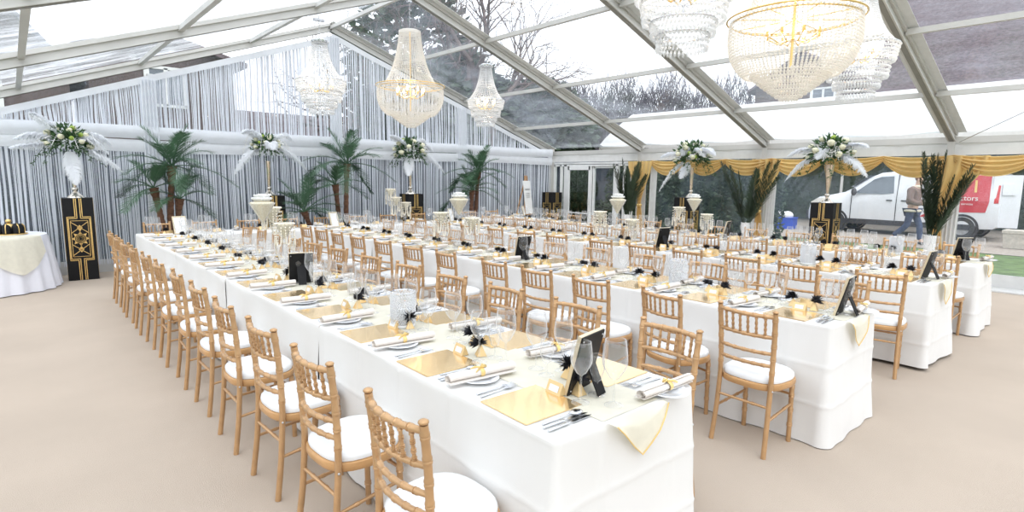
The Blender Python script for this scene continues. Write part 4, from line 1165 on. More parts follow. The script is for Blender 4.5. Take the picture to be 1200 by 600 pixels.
def basket_chandelier(x, y, zr, R, label, ztop, zbot, rt, zhang):
    o = thing('basket_chandelier', label, 'chandelier', (x, y, zr), 0, 'crystal basket chandeliers')
    ht, hb = ztop - zr, zr - zbot
    ring = MB(); n = 64
    for i in range(0, n):
        a = 2 * pi * i / n
    ring.tube([(R * 1.06 * cos(2 * pi * i / n), R * 1.06 * sin(2 * pi * i / n), .012) for i in range(n + 1)], .008, 6, cap=False)
    ring.tube([(R * .98 * cos(2 * pi * i / n), R * .98 * sin(2 * pi * i / n), -.012) for i in range(n + 1)], .007, 6, cap=False)
    for i in range(8):
        a = pi / 4 * i; ring.tube([(0, 0, 0), (R * .98 * cos(a), R * .98 * sin(a), 0)], .005, 5)
    ring.build('gilt_ring', M['gold'], o)
    MB().lathe([(rt * .85, ht - .05), (rt * 1.05, ht - .04), (rt * 1.05, ht), (rt * .9, ht + .012), (.02, ht + .02)], 24).build('crown', M['crystal_warm'], o, 50)
    MB().tube([(0, 0, ht), (0, 0, -hb * .6)], .012, 8).build('stem', M['gold'], o)
    up = curve((rt, ht - .02), (rt * 1.25, ht * .38), (R * .82, .015))
    m = MB(); strand_ring(m, 56, along(up, .022), .0118); tag(m.build('upper_crystal_strands', M['crystal_warm'], o, 0), kind='stuff')
    m = MB()
    strand_ring(m, 84, along(curve((R, -.005), (R * 1.10, -hb * .48), (R * .74, -hb * .70)), .022), .0125)
    tag(m.build('basket_crystal_strands', M['crystal_warm'], o, 0), kind='stuff')
    m = MB(); r, z = R * .62, -hb * .62
    for k in range(9):
        t = k / 8; r = R * (.62 - .48 * t ** 1.1); z = -hb * (.68 + .30 * t); nn = max(8, int(2 * pi * r / .024))
        for i in range(nn):
            a = 2 * pi * (i + .5 * (k % 2)) / nn
            m.octa((r * cos(a), r * sin(a), z), .0135, 1.1); m.octa((r * cos(a), r * sin(a), z - .020), .011, 1.4)
    m.ball((0, 0, -hb), .022, 8, 6)
    tag(m.build('lower_crystal_tiers', M['crystal_warm'], o, 0), kind='stuff')
    bulbs(o, 8, R * .42, -.10)
    chain(o, ht + .02, zhang - zr)
    MB().lathe([(.001, 0), (.05, 0), (.05, .02), (.015, .035)], 14, (0, 0, zhang - zr - .03)).build('ceiling_hook', M['chain'], o)
def tier_chandelier(x, y, zr, R, label, ztop, zbot, rt, zhang):
    o = thing('tiered_chandelier', label, 'chandelier', (x, y, zr), 0, 'tiered crystal chandeliers')
    ht, hb = ztop - zr, zr - zbot
    MB().lathe([(rt * .7, ht - .05), (rt * 1.15, ht - .03), (rt * 1.2, ht - .01), (rt * .7, ht + .02), (.02, ht + .03)], 20).build('crown', M['steel'], o, 50)
    MB().tube([(0, 0, ht), (0, 0, -hb * .5)], .010, 8).build('stem', M['steel'], o)
    fr = MB()
    for rr, zz in ((R, 0), (R * .82, -hb * .34), (R * .62, -hb * .62), (R * .5, -hb * .8)):
        fr.tube([(rr * cos(2 * pi * i / 48), rr * sin(2 * pi * i / 48), zz) for i in range(49)], .006, 6, cap=False)
    for i in range(6):
        a = pi / 3 * i; fr.tube([(0, 0, 0), (R * cos(a), R * sin(a), 0)], .004, 5); fr.tube([(0, 0, -hb * .4), (R * .82 * cos(a), R * .82 * sin(a), -hb * .34)], .004, 5)
    fr.build('tier_frame', M['steel'], o)
    m = MB(); strand_ring(m, 42, along(curve((rt, ht - .02), (rt * 1.3, ht * .3), (R * .92, .01)), .021), .0112)
    q = random.Random(4)
    for i in range(14):
        a = 2 * pi * i / 14; m.octa((rt * 1.25 * cos(a), rt * 1.25 * sin(a), ht - .03), .014, 1.6)
    tag(m.build('upper_crystal_strands', M['crystal'], o, 0), kind='stuff')
    m = MB()
    for r0, z0, ln, rows in ((R, 0, hb * .34, 5), (R * .82, -hb * .34, hb * .30, 4), (R * .62, -hb * .62, hb * .18, 3), (R * .5, -hb * .8, hb * .2, 3)):
        n = max(10, int(2 * pi * r0 / .030))
        for j in range(rows):
            for i in range(n):
                a = 2 * pi * (i + .5 * (j % 2)) / n; z = z0 - .012 - ln * .78 * j / max(1, rows - 1)
                m.octa((r0 * (1 - .02 * j) * cos(a), r0 * (1 - .02 * j) * sin(a), z), .0138 if j < rows - 1 else .0135, 1.2 if j < rows - 1 else 2.3)
    tag(m.build('tiered_crystal_drops', M['crystal'], o, 0), kind='stuff')
    bulbs(o, 6, R * .5, -.07)
    chain(o, ht + .02, zhang - zr)
    MB().box((0, 0, zhang - zr - .02), (.16, .05, .03)).build('beam_clamp', M['chain'], o)
basket_chandelier(XA, 8.45, 3.10, .53, 'lit basket chandelier with gilt ring hanging over the far tables', 3.98, 2.45, .17, ZA - .22)
basket_chandelier(XA, 2.25, 2.98, .505, 'large lit basket chandelier with gilt ring above the second row', 3.90, 2.33, .17, ZA - .22)
tier_chandelier(3.58, 8.45, 3.02, .36, 'tiered crystal chandelier in front of the bright gable opening', 3.60, 2.55, .10, zroof(3.58) - .24)
tier_chandelier(6.70, 8.45, 3.03, .34, 'tiered crystal chandelier before the bare tree branches', 3.66, 2.57, .10, zroof(6.7) - .24)
tier_chandelier(3.62, 2.36, 3.02, .36, 'tiered crystal chandelier whose lower tiers dip from the top edge', 3.60, 2.53, .10, zroof(3.62) - .24)
tier_chandelier(6.80, 2.30, 3.03, .36, 'tiered crystal chandelier beside the large gilt-ringed one, before the tiled roof', 3.66, 2.50, .10, zroof(6.8) - .24)
# ------------------------------------------------------------------ outdoors
o = struct('ground_lawn', MB().grid(lambda u, v: (-60 + 130 * u, -40 + 110 * v, -.03), 10, 10), M['grass'])
struct('ground_gravel', MB().grid(lambda u, v: (17.2 + 9.6 * u, -30 + 75 * v, -.018), 6, 12), M['gravel'])

# ---- parked van: nose towards +Y, side panel facing the tent
vx, vy, VW, VL = 21.45, 0., 1.88, 5.15
yN = 8.2                   # nose
v = thing('panel_van', 'white panel van with red rear livery parked on the gravel drive', 'van', (vx, yN, 0), 0)
def sec(y, zb, zt, hw_b, hw_t):   # half section ring at station y (local: 0 nose, negative back)
    P = []
    for s, rng in ((-1, (0, 1)), (1, (1, 0))):
        pass
    pts = [(-hw_b * .96, zb), (-hw_b, zb + .12), (-hw_b, zb + (zt - zb) * .5), (-hw_t - (hw_b - hw_t) * .45, zb + (zt - zb) * .78), (-hw_t, zt - .10), (-hw_t + .14, zt - .015), (0, zt),
           (hw_t - .14, zt - .015), (hw_t, zt - .10), (hw_t + (hw_b - hw_t) * .45, zb + (zt - zb) * .78), (hw_b, zb + (zt - zb) * .5), (hw_b, zb + .12), (hw_b * .96, zb)]
    return [(x, y, z) for x, z in pts]
ST = [(0.0, .42, .78, .62, .50), (-.10, .34, .98, .80, .66), (-.35, .32, 1.12, .91, .78), (-.75, .32, 1.20, .94, .84), (-1.15, .32, 1.30, .94, .84), (-1.35, .32, 1.42, .94, .80), (-1.85, .32, 1.78, .94, .78), (-2.15, .32, 1.92, .94, .78), (-2.6, .32, 1.97, .94, .80), (-3.5, .32, 1.98, .94, .81), (-4.6, .32, 1.96, .94, .82), (-5.05, .34, 1.93, .93, .82), (-5.15, .42, 1.88, .90, .80)]
m = MB(); n = 13; vs = []; fs = []
for s_ in ST: vs += sec(*s_)
for i in range(len(ST) - 1):
    for j in range(n):
        fs.append((i * n + j, i * n + (j + 1) % n, (i + 1) * n + (j + 1) % n, (i + 1) * n + j))
fs += [tuple(range(n)), tuple(reversed([(len(ST) - 1) * n + j for j in range(n)]))]
m.add(vs, fs); m.build('body', M['vanwhite'], v, 35)
XS = -.944
def panel(pts, x=XS, th=.012):
    """thin panel on the tent-side flank, following its lean above the waist"""
    def lean(z): return 0 if z < 1.12 else (z - 1.12) * .155
    m = MB()
    def clip(pl, up):
        o = []
        for i in range(len(pl)):
            a, b = pl[i - 1], pl[i]; ia, ib = (a[1] >= 1.12) == up, (b[1] >= 1.12) == up
            if ia != ib: t = (1.12 - a[1]) / (b[1] - a[1]); o.append((a[0] + (b[0] - a[0]) * t, 1.12))
            if ib: o.append(b)
        return o
    for part in (clip(pts, True), clip(pts, False)):
        if len(part) > 2: slab(m, [Vector((x + lean(z), y, z)) for y, z in part], th)
    return m
def slab(m, P, th):
    k = len(P)
    return m.add(P + [p + Vector((th * 2, 0, 0)) for p in P], [tuple(range(k)), tuple(reversed(range(k, 2 * k)))] + [(i, k + i, k + (i + 1) % k, (i + 1) % k) for i in range(k)])
panel([(-1.50, 1.26), (-2.02, 1.70), (-2.22, 1.78), (-2.55, 1.80), (-2.60, 1.28), (-2.3, 1.24)], XS - .012).build('side_window', M['vanglass'], v, 0)
m = MB(); m.add([(-.70, -1.33, 1.41), (.70, -1.33, 1.41), (.66, -1.86, 1.79), (-.66, -1.86, 1.79)], [(0, 1, 2, 3)])
for i, p in enumerate(m.v): m.v[i] = (p[0], p[1] + .03, p[2] + .04)
m.build('windscreen', M['vanglass'], v, 0)
gp = MB()
for pts in ([(-1.42, 1.2), (-1.42, .40), (-1.44, .40), (-1.44, 1.2)], [(-2.68, 1.86), (-2.68, .40), (-2.70, .40), (-2.70, 1.86)], [(-3.72, 1.86), (-3.72, .40), (-3.74, .40), (-3.74, 1.86)]): gp.merge(panel(pts, XS - .004))
gp.build('door_seam', M['vandark'], v, 0)
MB().box((0, -2.4, .36), (1.90, 4.3, .16)).build('sill_trim', M['vandark'], v, 30)
for y in (-2.5, -2.9): MB().box((XS - .012, y, 1.06), (.02, .16, .035)).build('door_handle', M['vandark'], v, 30)
MB().ball((XS - .10, -1.52, 1.30), .10, 10, 6, (.7, .8, 1.3)).build('wing_mirror', M['vandark'], v, 180)
panel([(-.22, .82), (-.55, .98), (-.60, 1.08), (-.40, 1.06), (-.18, .93)], XS + .03, .03).build('headlamp', M['lampclear'], v, 0)
MB().box((0, -.02, .50), (1.3, .14, .28)).build('bumper', M['vandark'], v, 30)
# livery and writing
panel([(-3.3, .60), (-3.9, .62), (-4.1, .78), (-4.86, .80), (-4.92, 1.1), (-4.90, 1.84), (-4.30, 1.84), (-4.12, 1.45), (-3.95, 1.1), (-3.72, .85), (-3.45, .70)], XS - .008).build('red_livery', M['vanred'], v, 0)
panel([(-4.18, 1.84), (-4.46, 1.84), (-4.36, 1.62), (-4.22, 1.48), (-4.0, 1.40), (-4.02, 1.5)], XS - .012).build('white_swoosh', M['vanwhite'], v, 0)
panel([(-4.55, 1.70), (-4.60, 1.70), (-4.62, 1.36), (-4.56, 1.36)], XS - .012).build('gold_stripe', M['goldedge'], v, 0)
def text(s, size, loc, name, m_, parent, rot):
    c = bpy.data.curves.new(name, 'FONT'); c.body = s; c.size = size; c.extrude = .002; c.materials.append(m_)
    t_ = bpy.data.objects.new(name + '_outline', c); COL.objects.link(t_); bpy.context.view_layer.update()
    me = bpy.data.meshes.new_from_object(t_.evaluated_get(bpy.context.evaluated_depsgraph_get())); bpy.data.objects.remove(t_)
    if not me.materials: me.materials.append(m_)
    o = bpy.data.objects.new(name, me); COL.objects.link(o); o.parent = parent; o.location = loc; o.rotation_euler = rot; return o
rt_ = (pi / 2, 0, -pi / 2)
text('ctors', .20, (XS - .022, -4.26, 1.13), 'van_lettering', M['paper'], v, rt_)
text('services', .085, (XS - .022, -4.30, 1.00), 'van_lettering', M['paper'], v, rt_)
panel([(-5.02, 1.06), (-5.12, 1.07), (-5.12, 1.56), (-5.02, 1.58)], XS + .01, .03).build('tail_lamp', M['lampred'], v, 0)
for y in (-.98, -4.36):
    for sx in (-1, 1):
        w = MB(); w.lathe([(.20, -.10), (.31, -.11), (.335, -.07), (.335, .07), (.31, .11), (.20, .10)], 28)
        R = Matrix.Translation((sx * .84, y, .335)) @ Matrix.Rotation(-sx * pi / 2 * -1, 4, 'Y')
        wo = MB().merge(w, R).build('wheel', M['rubber'], v, 50)
        r_ = MB(); r_.lathe([(.205, .06), (.20, .085), (.19, .06), (.05, .05), (.001, .06)], 28)
        for k in range(10):
            a = 2 * pi * k / 10; r_.box((.12 * cos(a), .12 * sin(a), .07), (.16, .03, .03), Matrix.Rotation(a, 3, 'Z'))
        MB().merge(r_, R).build('rim', M['rim'], wo, 40)
        arch = MB().lathe([(.40, -.10), (.40, .112)], 28); 
        MB().merge(MB().lathe([(.335, .108), (.40, .112), (.40, .10)], 28), R).build('wheel_arch', M['vandark'], v, 50)
# rear barn door standing open
MB().box((-.78, -5.25, 1.12), (.05, .62, 1.45), Matrix.Rotation(radians(18), 3, 'Z')).box((-.80, -5.3, 1.45), (.06, .3, .3), Matrix.Rotation(radians(18), 3, 'Z')).build('rear_door', M['vanwhite'], v, 30)

# ---- walking man
def skin_body(verts, edges, radii, name, m, parent, sub=2):
    me = bpy.data.meshes.new(name); me.from_pydata(verts, edges, []); me.materials.append(m)
    o = bpy.data.objects.new(name, me); COL.objects.link(o)
    if parent is not None: o.parent = parent
    sk = o.modifiers.new('Skin', 'SKIN'); sk.use_smooth_shade = True
    for i, r in enumerate(radii):
        d = me.skin_vertices[0].data[i]; d.radius = (r, r) if not hasattr(r, '__len__') else r; d.use_root = (i == 0)
    s = o.modifiers.new('Sub', 'SUBSURF'); s.levels = sub; s.render_levels = sub
    return o
# facing local +Y, striding; z up
man = thing('person', 'person in brown sheepskin jacket and jeans walking past the van', 'person', (17.9, 4.42, -.018), radians(172))
bv = [(0, 0, .96), (0, .01, 1.12), (0, .02, 1.30), (0, .03, 1.46), (0, .06, 1.55), (0, .10, 1.64), (0, .105, 1.76),
      (-.18, .02, 1.44), (-.25, -.02, 1.18), (-.22, .18, 1.06), (-.20, .30, 1.10),
      (.18, .02, 1.44), (.25, .02, 1.18), (.21, .24, 1.08), (.18, .36, 1.14),
      (-.09, 0, .90), (-.10, .16, .52), (-.10, .22, .10), (-.10, .36, .035),
      (.09, 0, .90), (.10, -.06, .50), (.10, -.38, .17), (.10, -.30, .04)]
be = [(0, 1), (1, 2), (2, 3), (3, 4), (4, 5), (5, 6), (3, 7), (7, 8), (8, 9), (9, 10), (3, 11), (11, 12), (12, 13), (13, 14), (0, 15), (15, 16), (16, 17), (17, 18), (0, 19), (19, 20), (20, 21), (21, 22)]
br = [(.15, .12), (.15, .11), (.17, .12), (.15, .10), .060, .085, .085, .065, .050, .042, .030, .065, .050, .042, .030, .085, .062, .045, .04, .085, .062, .045, .04]
skin_body(bv, be, br, 'body', M['skin'], man)
hm = MB().ball((0, .115, 1.715), .105, 14, 10, (.78, .92, 1.18))
hm.ball((0, .215, 1.70), .018, 8, 6, (.8, 1.2, 1.3))
for s in (-1, 1): hm.ball((s * .085, .10, 1.705), .026, 8, 6, (.4, .8, 1.3))
hm.ball((0, .205, 1.645), .022, 8, 6, (1.3, .5, .4))
hm.build('face', M['skin'], man, 180)
ey = MB()
for s in (-1, 1): ey.ball((s * .032, .205, 1.725), .011, 8, 6)
ey.build('eyes', M['vandark'], man, 180)
MB().ball((0, .095, 1.755), .112, 14, 8, (.82, .95, .95)).build('hair', M['hair'], man, 180)
jv = [(0, 0, 1.02), (0, .0, 1.16), (0, .01, 1.32), (0, .02, 1.46), (0, .05, 1.54), (-.19, .02, 1.44), (-.27, -.03, 1.19), (-.235, .14, 1.08), (-.21, .25, 1.09), (.19, .02, 1.44), (.27, .01, 1.19), (.225, .19, 1.085), (.19, .31, 1.12)]
je = [(0, 1), (1, 2), (2, 3), (3, 4), (3, 5), (5, 6), (6, 7), (7, 8), (3, 9), (9, 10), (10, 11), (11, 12)]
jr = [(.20, .17), (.20, .17), (.21, .17), (.18, .14), .085, .095, .085, .075, .065, .095, .085, .075, .065]
skin_body(jv, je, jr, 'jacket', M['suede'], man)
fl = MB(); fl.lathe([(.19, -.03), (.225, -.02), (.23, .02), (.20, .035)], 20, (0, 0, .90), sx=.98, sy=.86)
fl.lathe([(.07, .0), (.11, .01), (.115, .05), (.08, .07)], 16, (0, .055, 1.50))
for c, d in (((-.205, .275, 1.095), (.0, .12, .02)), ((.185, .335, 1.128), (0, .12, .03))):
    fl.tube([Vector(c) - Vector(d) * .2, Vector(c) + Vector(d) * .2], .058, 10)
fl.build('fleece_trim', M['fleece'], man, 180)
lv = [(0, 0, .95), (-.09, 0, .88), (-.10, .16, .52), (-.10, .20, .12), (.09, 0, .88), (.10, -.06, .50), (.10, -.36, .20)]
skin_body(lv, [(0, 1), (1, 2), (2, 3), (0, 4), (4, 5), (5, 6)], [(.165, .14), .105, .078, .075, .105, .078, .075], 'jeans', M['denim'], man)
for c, rx in (((-.10, .29, .055), 0), ((.10, -.30, .10), -.9)):
    MB().ball(c, .075, 10, 6, (.75, 1.8, .65), Matrix.Rotation(rx, 3, 'X')).build('shoe', M['vandark'], man, 180)
for sx, w in ((-1, Vector((-.20, .31, 1.10))), (1, Vector((.18, .37, 1.14)))):
    h = MB().ball(w + Vector((0, .045, 0)), .045, 8, 6, (.55, 1.1, .9))
    for k in range(4):
        b = w + Vector((sx * .004, .085, .028 - .018 * k)); ln = (.030, .036, .034, .026)[k]
        h.tube([b, b + Vector((-sx * .008, ln, -.004)), b + Vector((-sx * .028, ln * 1.25, -.008)), b + Vector((-sx * .045, ln * .9, -.010))], [.010, .009, .008, .007], 6)
    h.tube([w + Vector((-sx * .01, .03, .035)), w + Vector((-sx * .025, .06, .048)), w + Vector((-sx * .03, .09, .04))], [.012, .010, .008], 6)
    h.build('hand', M['skin'], man, 180)

# ---- crates and trough on the drive
c = thing('plastic_crate', 'blue plastic crate standing on the gravel beyond the van bonnet', 'crate', (20.2, 8.75, -.018), radians(8))
m = MB().box((0, 0, .02), (.55, .75, .04))
for y in (-.37, .37): m.box((0, y, .19), (.55, .02, .36))
for x in (-.27, .27): m.box((x, 0, .19), (.02, .75, .36))
m.build('crate_shell', M['bluecrate'], c, 30)
MB().box((0, 0, .375), (.60, .80, .03)).build('rim', M['bluecrate'], c, 30)
g = MB()
for i, (dx, dy, r) in enumerate(((-.08, -.15, .2), (.1, .12, .22), (-.05, .22, .16))): g.ball((20.2 + dx, 8.75 + dy, .44), r, 12, 8, (1, 1, .75))
tag(g.build('plastic_bag', M['bag'], None, 180), 'crumpled white bag filling the blue crate', 'bag')
s = thing('stone_trough', 'small pale stone trough at the edge of the lawn', 'trough', (19.2, 2.25, -.03))
MB().box((0, 0, .22), (.5, .8, .40), taper=1.08).build('basin', M['stone'], s, 30); MB().box((0, 0, .44), (.58, .9, .07)).build('rim', M['stone'], s, 30)

# ---- planting
def hedge(x, y, w, l, h, label, seed, name='hedge', n=5000):
    o = thing(name, label, 'hedge', (x, y, -.02)); q = random.Random(seed); m = MB()
    m.box((0, 0, h / 2 - .1), (w * .86, l * .95, h - .25))
    for i in range(n):
        f = q.choice((0, 0, 1, 2, 3)); 
        if f == 0: p = (-w / 2, q.uniform(-l / 2, l / 2), q.uniform(.05, h)); d = Vector((-1, 0, .3))
        elif f == 1: p = (q.uniform(-w / 2, w / 2), q.uniform(-l / 2, l / 2), h); d = Vector((0, 0, 1))
        elif f == 2: p = (q.uniform(-w / 2, w / 2), -l / 2, q.uniform(.05, h)); d = Vector((0, -1, .3))
        else: p = (q.uniform(-w / 2, w / 2), l / 2, q.uniform(.05, h)); d = Vector((0, 1, .3))
        p = Vector(p) + Vector((q.uniform(-.12, .12), q.uniform(-.12, .12), q.uniform(-.12, .12)))
        leafm(m, p, d + Vector((q.uniform(-1, 1), q.uniform(-1, 1), q.uniform(-1, 1))), .14, .05, q)
    m.build('foliage', M['hedge'], o, 0)
hedge(14.6, 9.1, 1.0, 4.8, 2.25, 'clipped dark hedge outside the clear wall beside the door', 1)
hedge(26.5, 6.0, 1.4, 26.0, 2.9, 'long dark hedge behind the parked van', 2, n=9000)
def topiary(x, y, z, r, label, seed):
    o = thing('topiary_ball', label, 'topiary', (x, y, 0)); q = random.Random(seed); m = MB().ball((0, 0, z), r * .92, 20, 12)
    for i in range(3500):
        d = Vector((q.gauss(0, 1), q.gauss(0, 1), q.gauss(0, 1))).normalized(); leafm(m, Vector((0, 0, z)) + d * r * .92, d + Vector((q.uniform(-1, 1), q.uniform(-1, 1), q.uniform(-1, 1))) * .7, .09, .03, q)
    m.build('foliage', M['hedge'], o, 0); MB().tube([(0, 0, 0), (0, 0, z)], .05, 8).build('stem', M['bark'], o)
topiary(14.0, 12.75, 1.28, .62, 'round clipped topiary outside the glazed door', 3)
hedge(14.6, 12.3, .8, 2.6, .75, 'low box hedge beneath the round topiary', 4, n=1500)
def dark_shed(x, y, w, l, h, label, nm='garden_building'):
    o = thing(nm, label, 'building', (x, y, 0))
    MB().box((0, 0, h / 2), (w, l, h)).build('wall', M['slate'], o, 30)
    m = MB(); m.add([(-w / 2 - .2, -l / 2 - .2, h), (w / 2 + .2, -l / 2 - .2, h), (w / 2 + .2, l / 2 + .2, h), (-w / 2 - .2, l / 2 + .2, h), (0, -l / 2 - .2, h + w * .18), (0, l / 2 + .2, h + w * .18)], [(0, 4, 5, 3), (1, 2, 5, 4), (0, 1, 4), (3, 5, 2)])
    m.build('roof', M['slate'], o, 0)
    return o
o = dark_shed(17.5, 14.8, 3.0, 6.5, 2.2, 'low dark shed seen through the glazed door')
MB().box((-1.52, -.4, 1.0), (.06, .9, 1.9)).build('shed_door', M['vandark'], o, 30)

def bare_tree(x, y, h, label, seed, spread=.75, depth=6, lean=(0, 0), r0=None, twigs=True, start=.3):
    o = thing('bare_tree', label, 'tree', (x, y, 0), 0, 'bare winter trees'); q = random.Random(seed)
    tr, br_ = MB(), MB()
    def grow(p, d, ln, r, k):
        P = [p]; D = d.copy()
        for i in range(4):
            D = (D + Vector((q.uniform(-1, 1), q.uniform(-1, 1), q.uniform(-.5, .7))) * .16).normalized(); P.append(P[-1] + D * ln / 4)
        (tr if k == 0 else br_).tube(P, [r * (1 - .09 * i) for i in range(5)], 7 if k < 2 else (5 if k < 4 else 3), cap=False)
        if k >= depth: return
        nb = 4 if k == 0 else (3 if k < 4 else 2)
        for b in range(nb):
            t = q.uniform(.45, 1.) if b else 1.; i = min(3, int(t * 4)); s0 = P[i].lerp(P[i + 1], t * 4 - i)
            a = q.uniform(0, 2 * pi); sp = spread * q.uniform(.5, 1.1)
            e1 = D.orthogonal().normalized(); e2 = D.cross(e1)
            nd = (D + (e1 * cos(a) + e2 * sin(a)) * sp - Vector((0, 0, .05 * k))).normalized()
            grow(s0, nd, ln * q.uniform(.62, .82), r * q.uniform(.5, .62), k + 1)
    grow(Vector((0, 0, 0)), Vector((lean[0], lean[1], 1)).normalized(), h * start, r0 or h * .028, 0)
    tr.build('trunk', M['bark'], o, 180); br_.build('branches', M['twig'], o, 180)
bare_tree(14.0, 17.5, 10.5, 'large bare tree with spreading branches above the door corner of the roof', 5, .85, 7, start=.34)
bare_tree(17.5, 21.5, 10.0, 'slender bare tree right of the large branching one beyond the roof', 6, .6, 6, start=.4, r0=.16)
bare_tree(12.8, 22.5, 11.5, 'bare tree behind the gable, its crown above the far roof slope', 7, .85, 7)
bare_tree(12.9, 25.5, 8.4, 'slender bare tree at the edge of the bright gable opening', 12, .45, 4, r0=.10)
def evergreen(x, y, r, h, label, seed, n=4200, solid=True):
    o = thing('evergreen_tree', label, 'tree', (x, y, 0), 0, 'evergreen trees'); q = random.Random(seed); m = MB()
    if solid: m.ball((0, 0, h * .58), r * .8, 14, 9, (1, 1, h * .42 / r))
    for i in range(n):
        d = Vector((q.gauss(0, 1), q.gauss(0, 1), q.gauss(0, 1))).normalized(); k = q.uniform(.75, 1.08)
        p = Vector((d.x * r * k, d.y * r * k, h * .58 + d.z * h * .44 * k)); leafm(m, p, d + Vector((q.uniform(-1, 1), q.uniform(-1, 1), q.uniform(-1, .5))), .55, .2, q)
    m.build('crown', M['hedge'], o, 0); MB().tube([(0, 0, 0), (0, 0, h * .4)], .16, 8).build('trunk', M['bark'], o)
evergreen(11.4, 18.2, 2.0, 5.4, 'dark evergreen behind the curtained gable beside the bright opening', 13)
evergreen(14.6, 20.8, 2.5, 6.4, 'dark evergreen behind the gable towards the door corner', 14)
evergreen(19.4, 20.5, 2.6, 5.8, 'dark evergreen beyond the glazed door, under the bare branches', 15)
evergreen(15.6, 25.5, 3.0, 10.5, 'tall thin evergreen rising behind the other evergreens', 16, 2600, False)
def thicket(x, y, r, h, label, seed, n=6000):
    o = thing('thicket', label, 'tree', (x, y, 0), 0, 'winter thicket beyond the marquee'); q = random.Random(seed); m = MB()
    for i in range(n):
        d = Vector((q.gauss(0, 1), q.gauss(0, 1), abs(q.gauss(0, 1)))).normalized(); k = q.uniform(.2, 1.1)
        p = Vector((d.x * r * k, d.y * r * k, h * .35 + d.z * h * .62 * k)); e = p + Vector((q.uniform(-.5, .5), q.uniform(-.5, .5), q.uniform(.3, 1.1))); sw = Vector((q.uniform(-1, 1), q.uniform(-1, 1), 0)).normalized() * .035
        m.add([p - sw, p + sw, e], [(0, 1, 2)])
    m.build('twigs', M['twigmass'], o, 0)
    MB().tube([(0, 0, 0), (0, 0, h * .6)], .12, 6).build('trunk', M['bark'], o)
for i, (yy, hh, w_) in enumerate(((19.0, 7.6, 'nearest the brick house'), (23.0, 8.3, 'second from the brick house'), (27.0, 8.8, 'in the middle of the row'), (31.0, 8.6, 'fourth from the brick house'), (35.0, 9.0, 'farthest from the brick house'))):
    thicket(34.0, yy, 2.5, hh, 'bluish winter thicket beyond the white marquee, ' + w_, 50 + i)
# dark garden wall close behind the curtained gable
gw = thing('garden_wall', 'dark garden wall standing close behind the curtained gable', 'wall', (XA, 13.4, 0))
MB().box((0, 0, 1.0), (16.5, .3, 2.05)).build('wall_body', M['slate'], gw, 30); MB().box((0, 0, 2.06), (16.6, .42, .08)).build('coping', M['slate'], gw, 30)
# ---- buildings
def house(x, y, w, l, h, rise, axis, label, rz=0., mats=('brick', 'rooftile'), wins=(), chim=None):
    o = thing('house', label, 'building', (x, y, 0), rz, None)
    MB().box((0, 0, h / 2), (w, l, h)).build('wall', M[mats[0]], o, 30)
    e = .35; m = MB(); t = .14
    if axis == 'y':   # ridge along y
        for s in (-1, 1):
            m.add([(0, -l / 2 - e, h + rise), (0, l / 2 + e, h + rise), (s * (w / 2 + e), l / 2 + e, h - rise * e * 2 / w), (s * (w / 2 + e), -l / 2 - e, h - rise * e * 2 / w), (0, -l / 2 - e, h + rise + t), (0, l / 2 + e, h + rise + t), (s * (w / 2 + e), l / 2 + e, h - rise * e * 2 / w + t), (s * (w / 2 + e), -l / 2 - e, h - rise * e * 2 / w + t)],
                  [(0, 1, 2, 3), (7, 6, 5, 4), (0, 3, 7, 4), (1, 5, 6, 2), (3, 2, 6, 7)])
        gb = MB().add([(-w / 2, -l / 2, h), (w / 2, -l / 2, h), (0, -l / 2, h + rise), (-w / 2, l / 2, h), (w / 2, l / 2, h), (0, l / 2, h + rise)], [(0, 1, 2), (5, 4, 3)])
    else:
        for s in (-1, 1):
            m.add([(-w / 2 - e, 0, h + rise), (w / 2 + e, 0, h + rise), (w / 2 + e, s * (l / 2 + e), h - rise * e * 2 / l), (-w / 2 - e, s * (l / 2 + e), h - rise * e * 2 / l), (-w / 2 - e, 0, h + rise + t), (w / 2 + e, 0, h + rise + t), (w / 2 + e, s * (l / 2 + e), h - rise * e * 2 / l + t), (-w / 2 - e, s * (l / 2 + e), h - rise * e * 2 / l + t)],
                  [(0, 1, 2, 3), (7, 6, 5, 4), (0, 3, 7, 4), (1, 5, 6, 2), (3, 2, 6, 7)])
        gb = MB().add([(-w / 2, -l / 2, h), (-w / 2, l / 2, h), (-w / 2, 0, h + rise), (w / 2, -l / 2, h), (w / 2, l / 2, h), (w / 2, 0, h + rise)], [(2, 1, 0), (3, 4, 5)])
    gb.build('gable_wall', M[mats[0]], o, 0)
    m.build('roof', M[mats[1]], o, 0)
    for face, u, z, ww, hh in wins:
        f = MB(); g = MB()
        if face == 'x':   # wall facing -x
            xx = -w / 2 - .02
            for d in ((u, z - hh / 2, ww, .09), (u, z + hh / 2, ww, .09), (u - ww / 2, z, .09, hh), (u + ww / 2, z, .09, hh), (u, z, .06, hh)): f.box((xx, d[0], d[1]), (.08, d[2] + .05, d[3]))
            g.box((xx + .02, u, z), (.03, ww, hh))
        else:
            yy = -l / 2 - .02
            for d in ((u, z - hh / 2, ww, .09), (u, z + hh / 2, ww, .09), (u - ww / 2, z, .09, hh), (u + ww / 2, z, .09, hh), (u, z, .06, hh)): f.box((d[0], yy, d[1]), (d[2] + .05, .08, d[3]))
            g.box((u, yy + .02, z), (ww, .03, hh))
        fo = f.build('window', M['whitepaint'], o, 30); g.build('pane', M['vanglass'], fo, 0)
    if chim: MB().box(chim, (.7, .9, 2.2)).build('chimney', M['brick'], o, 30)
    return o
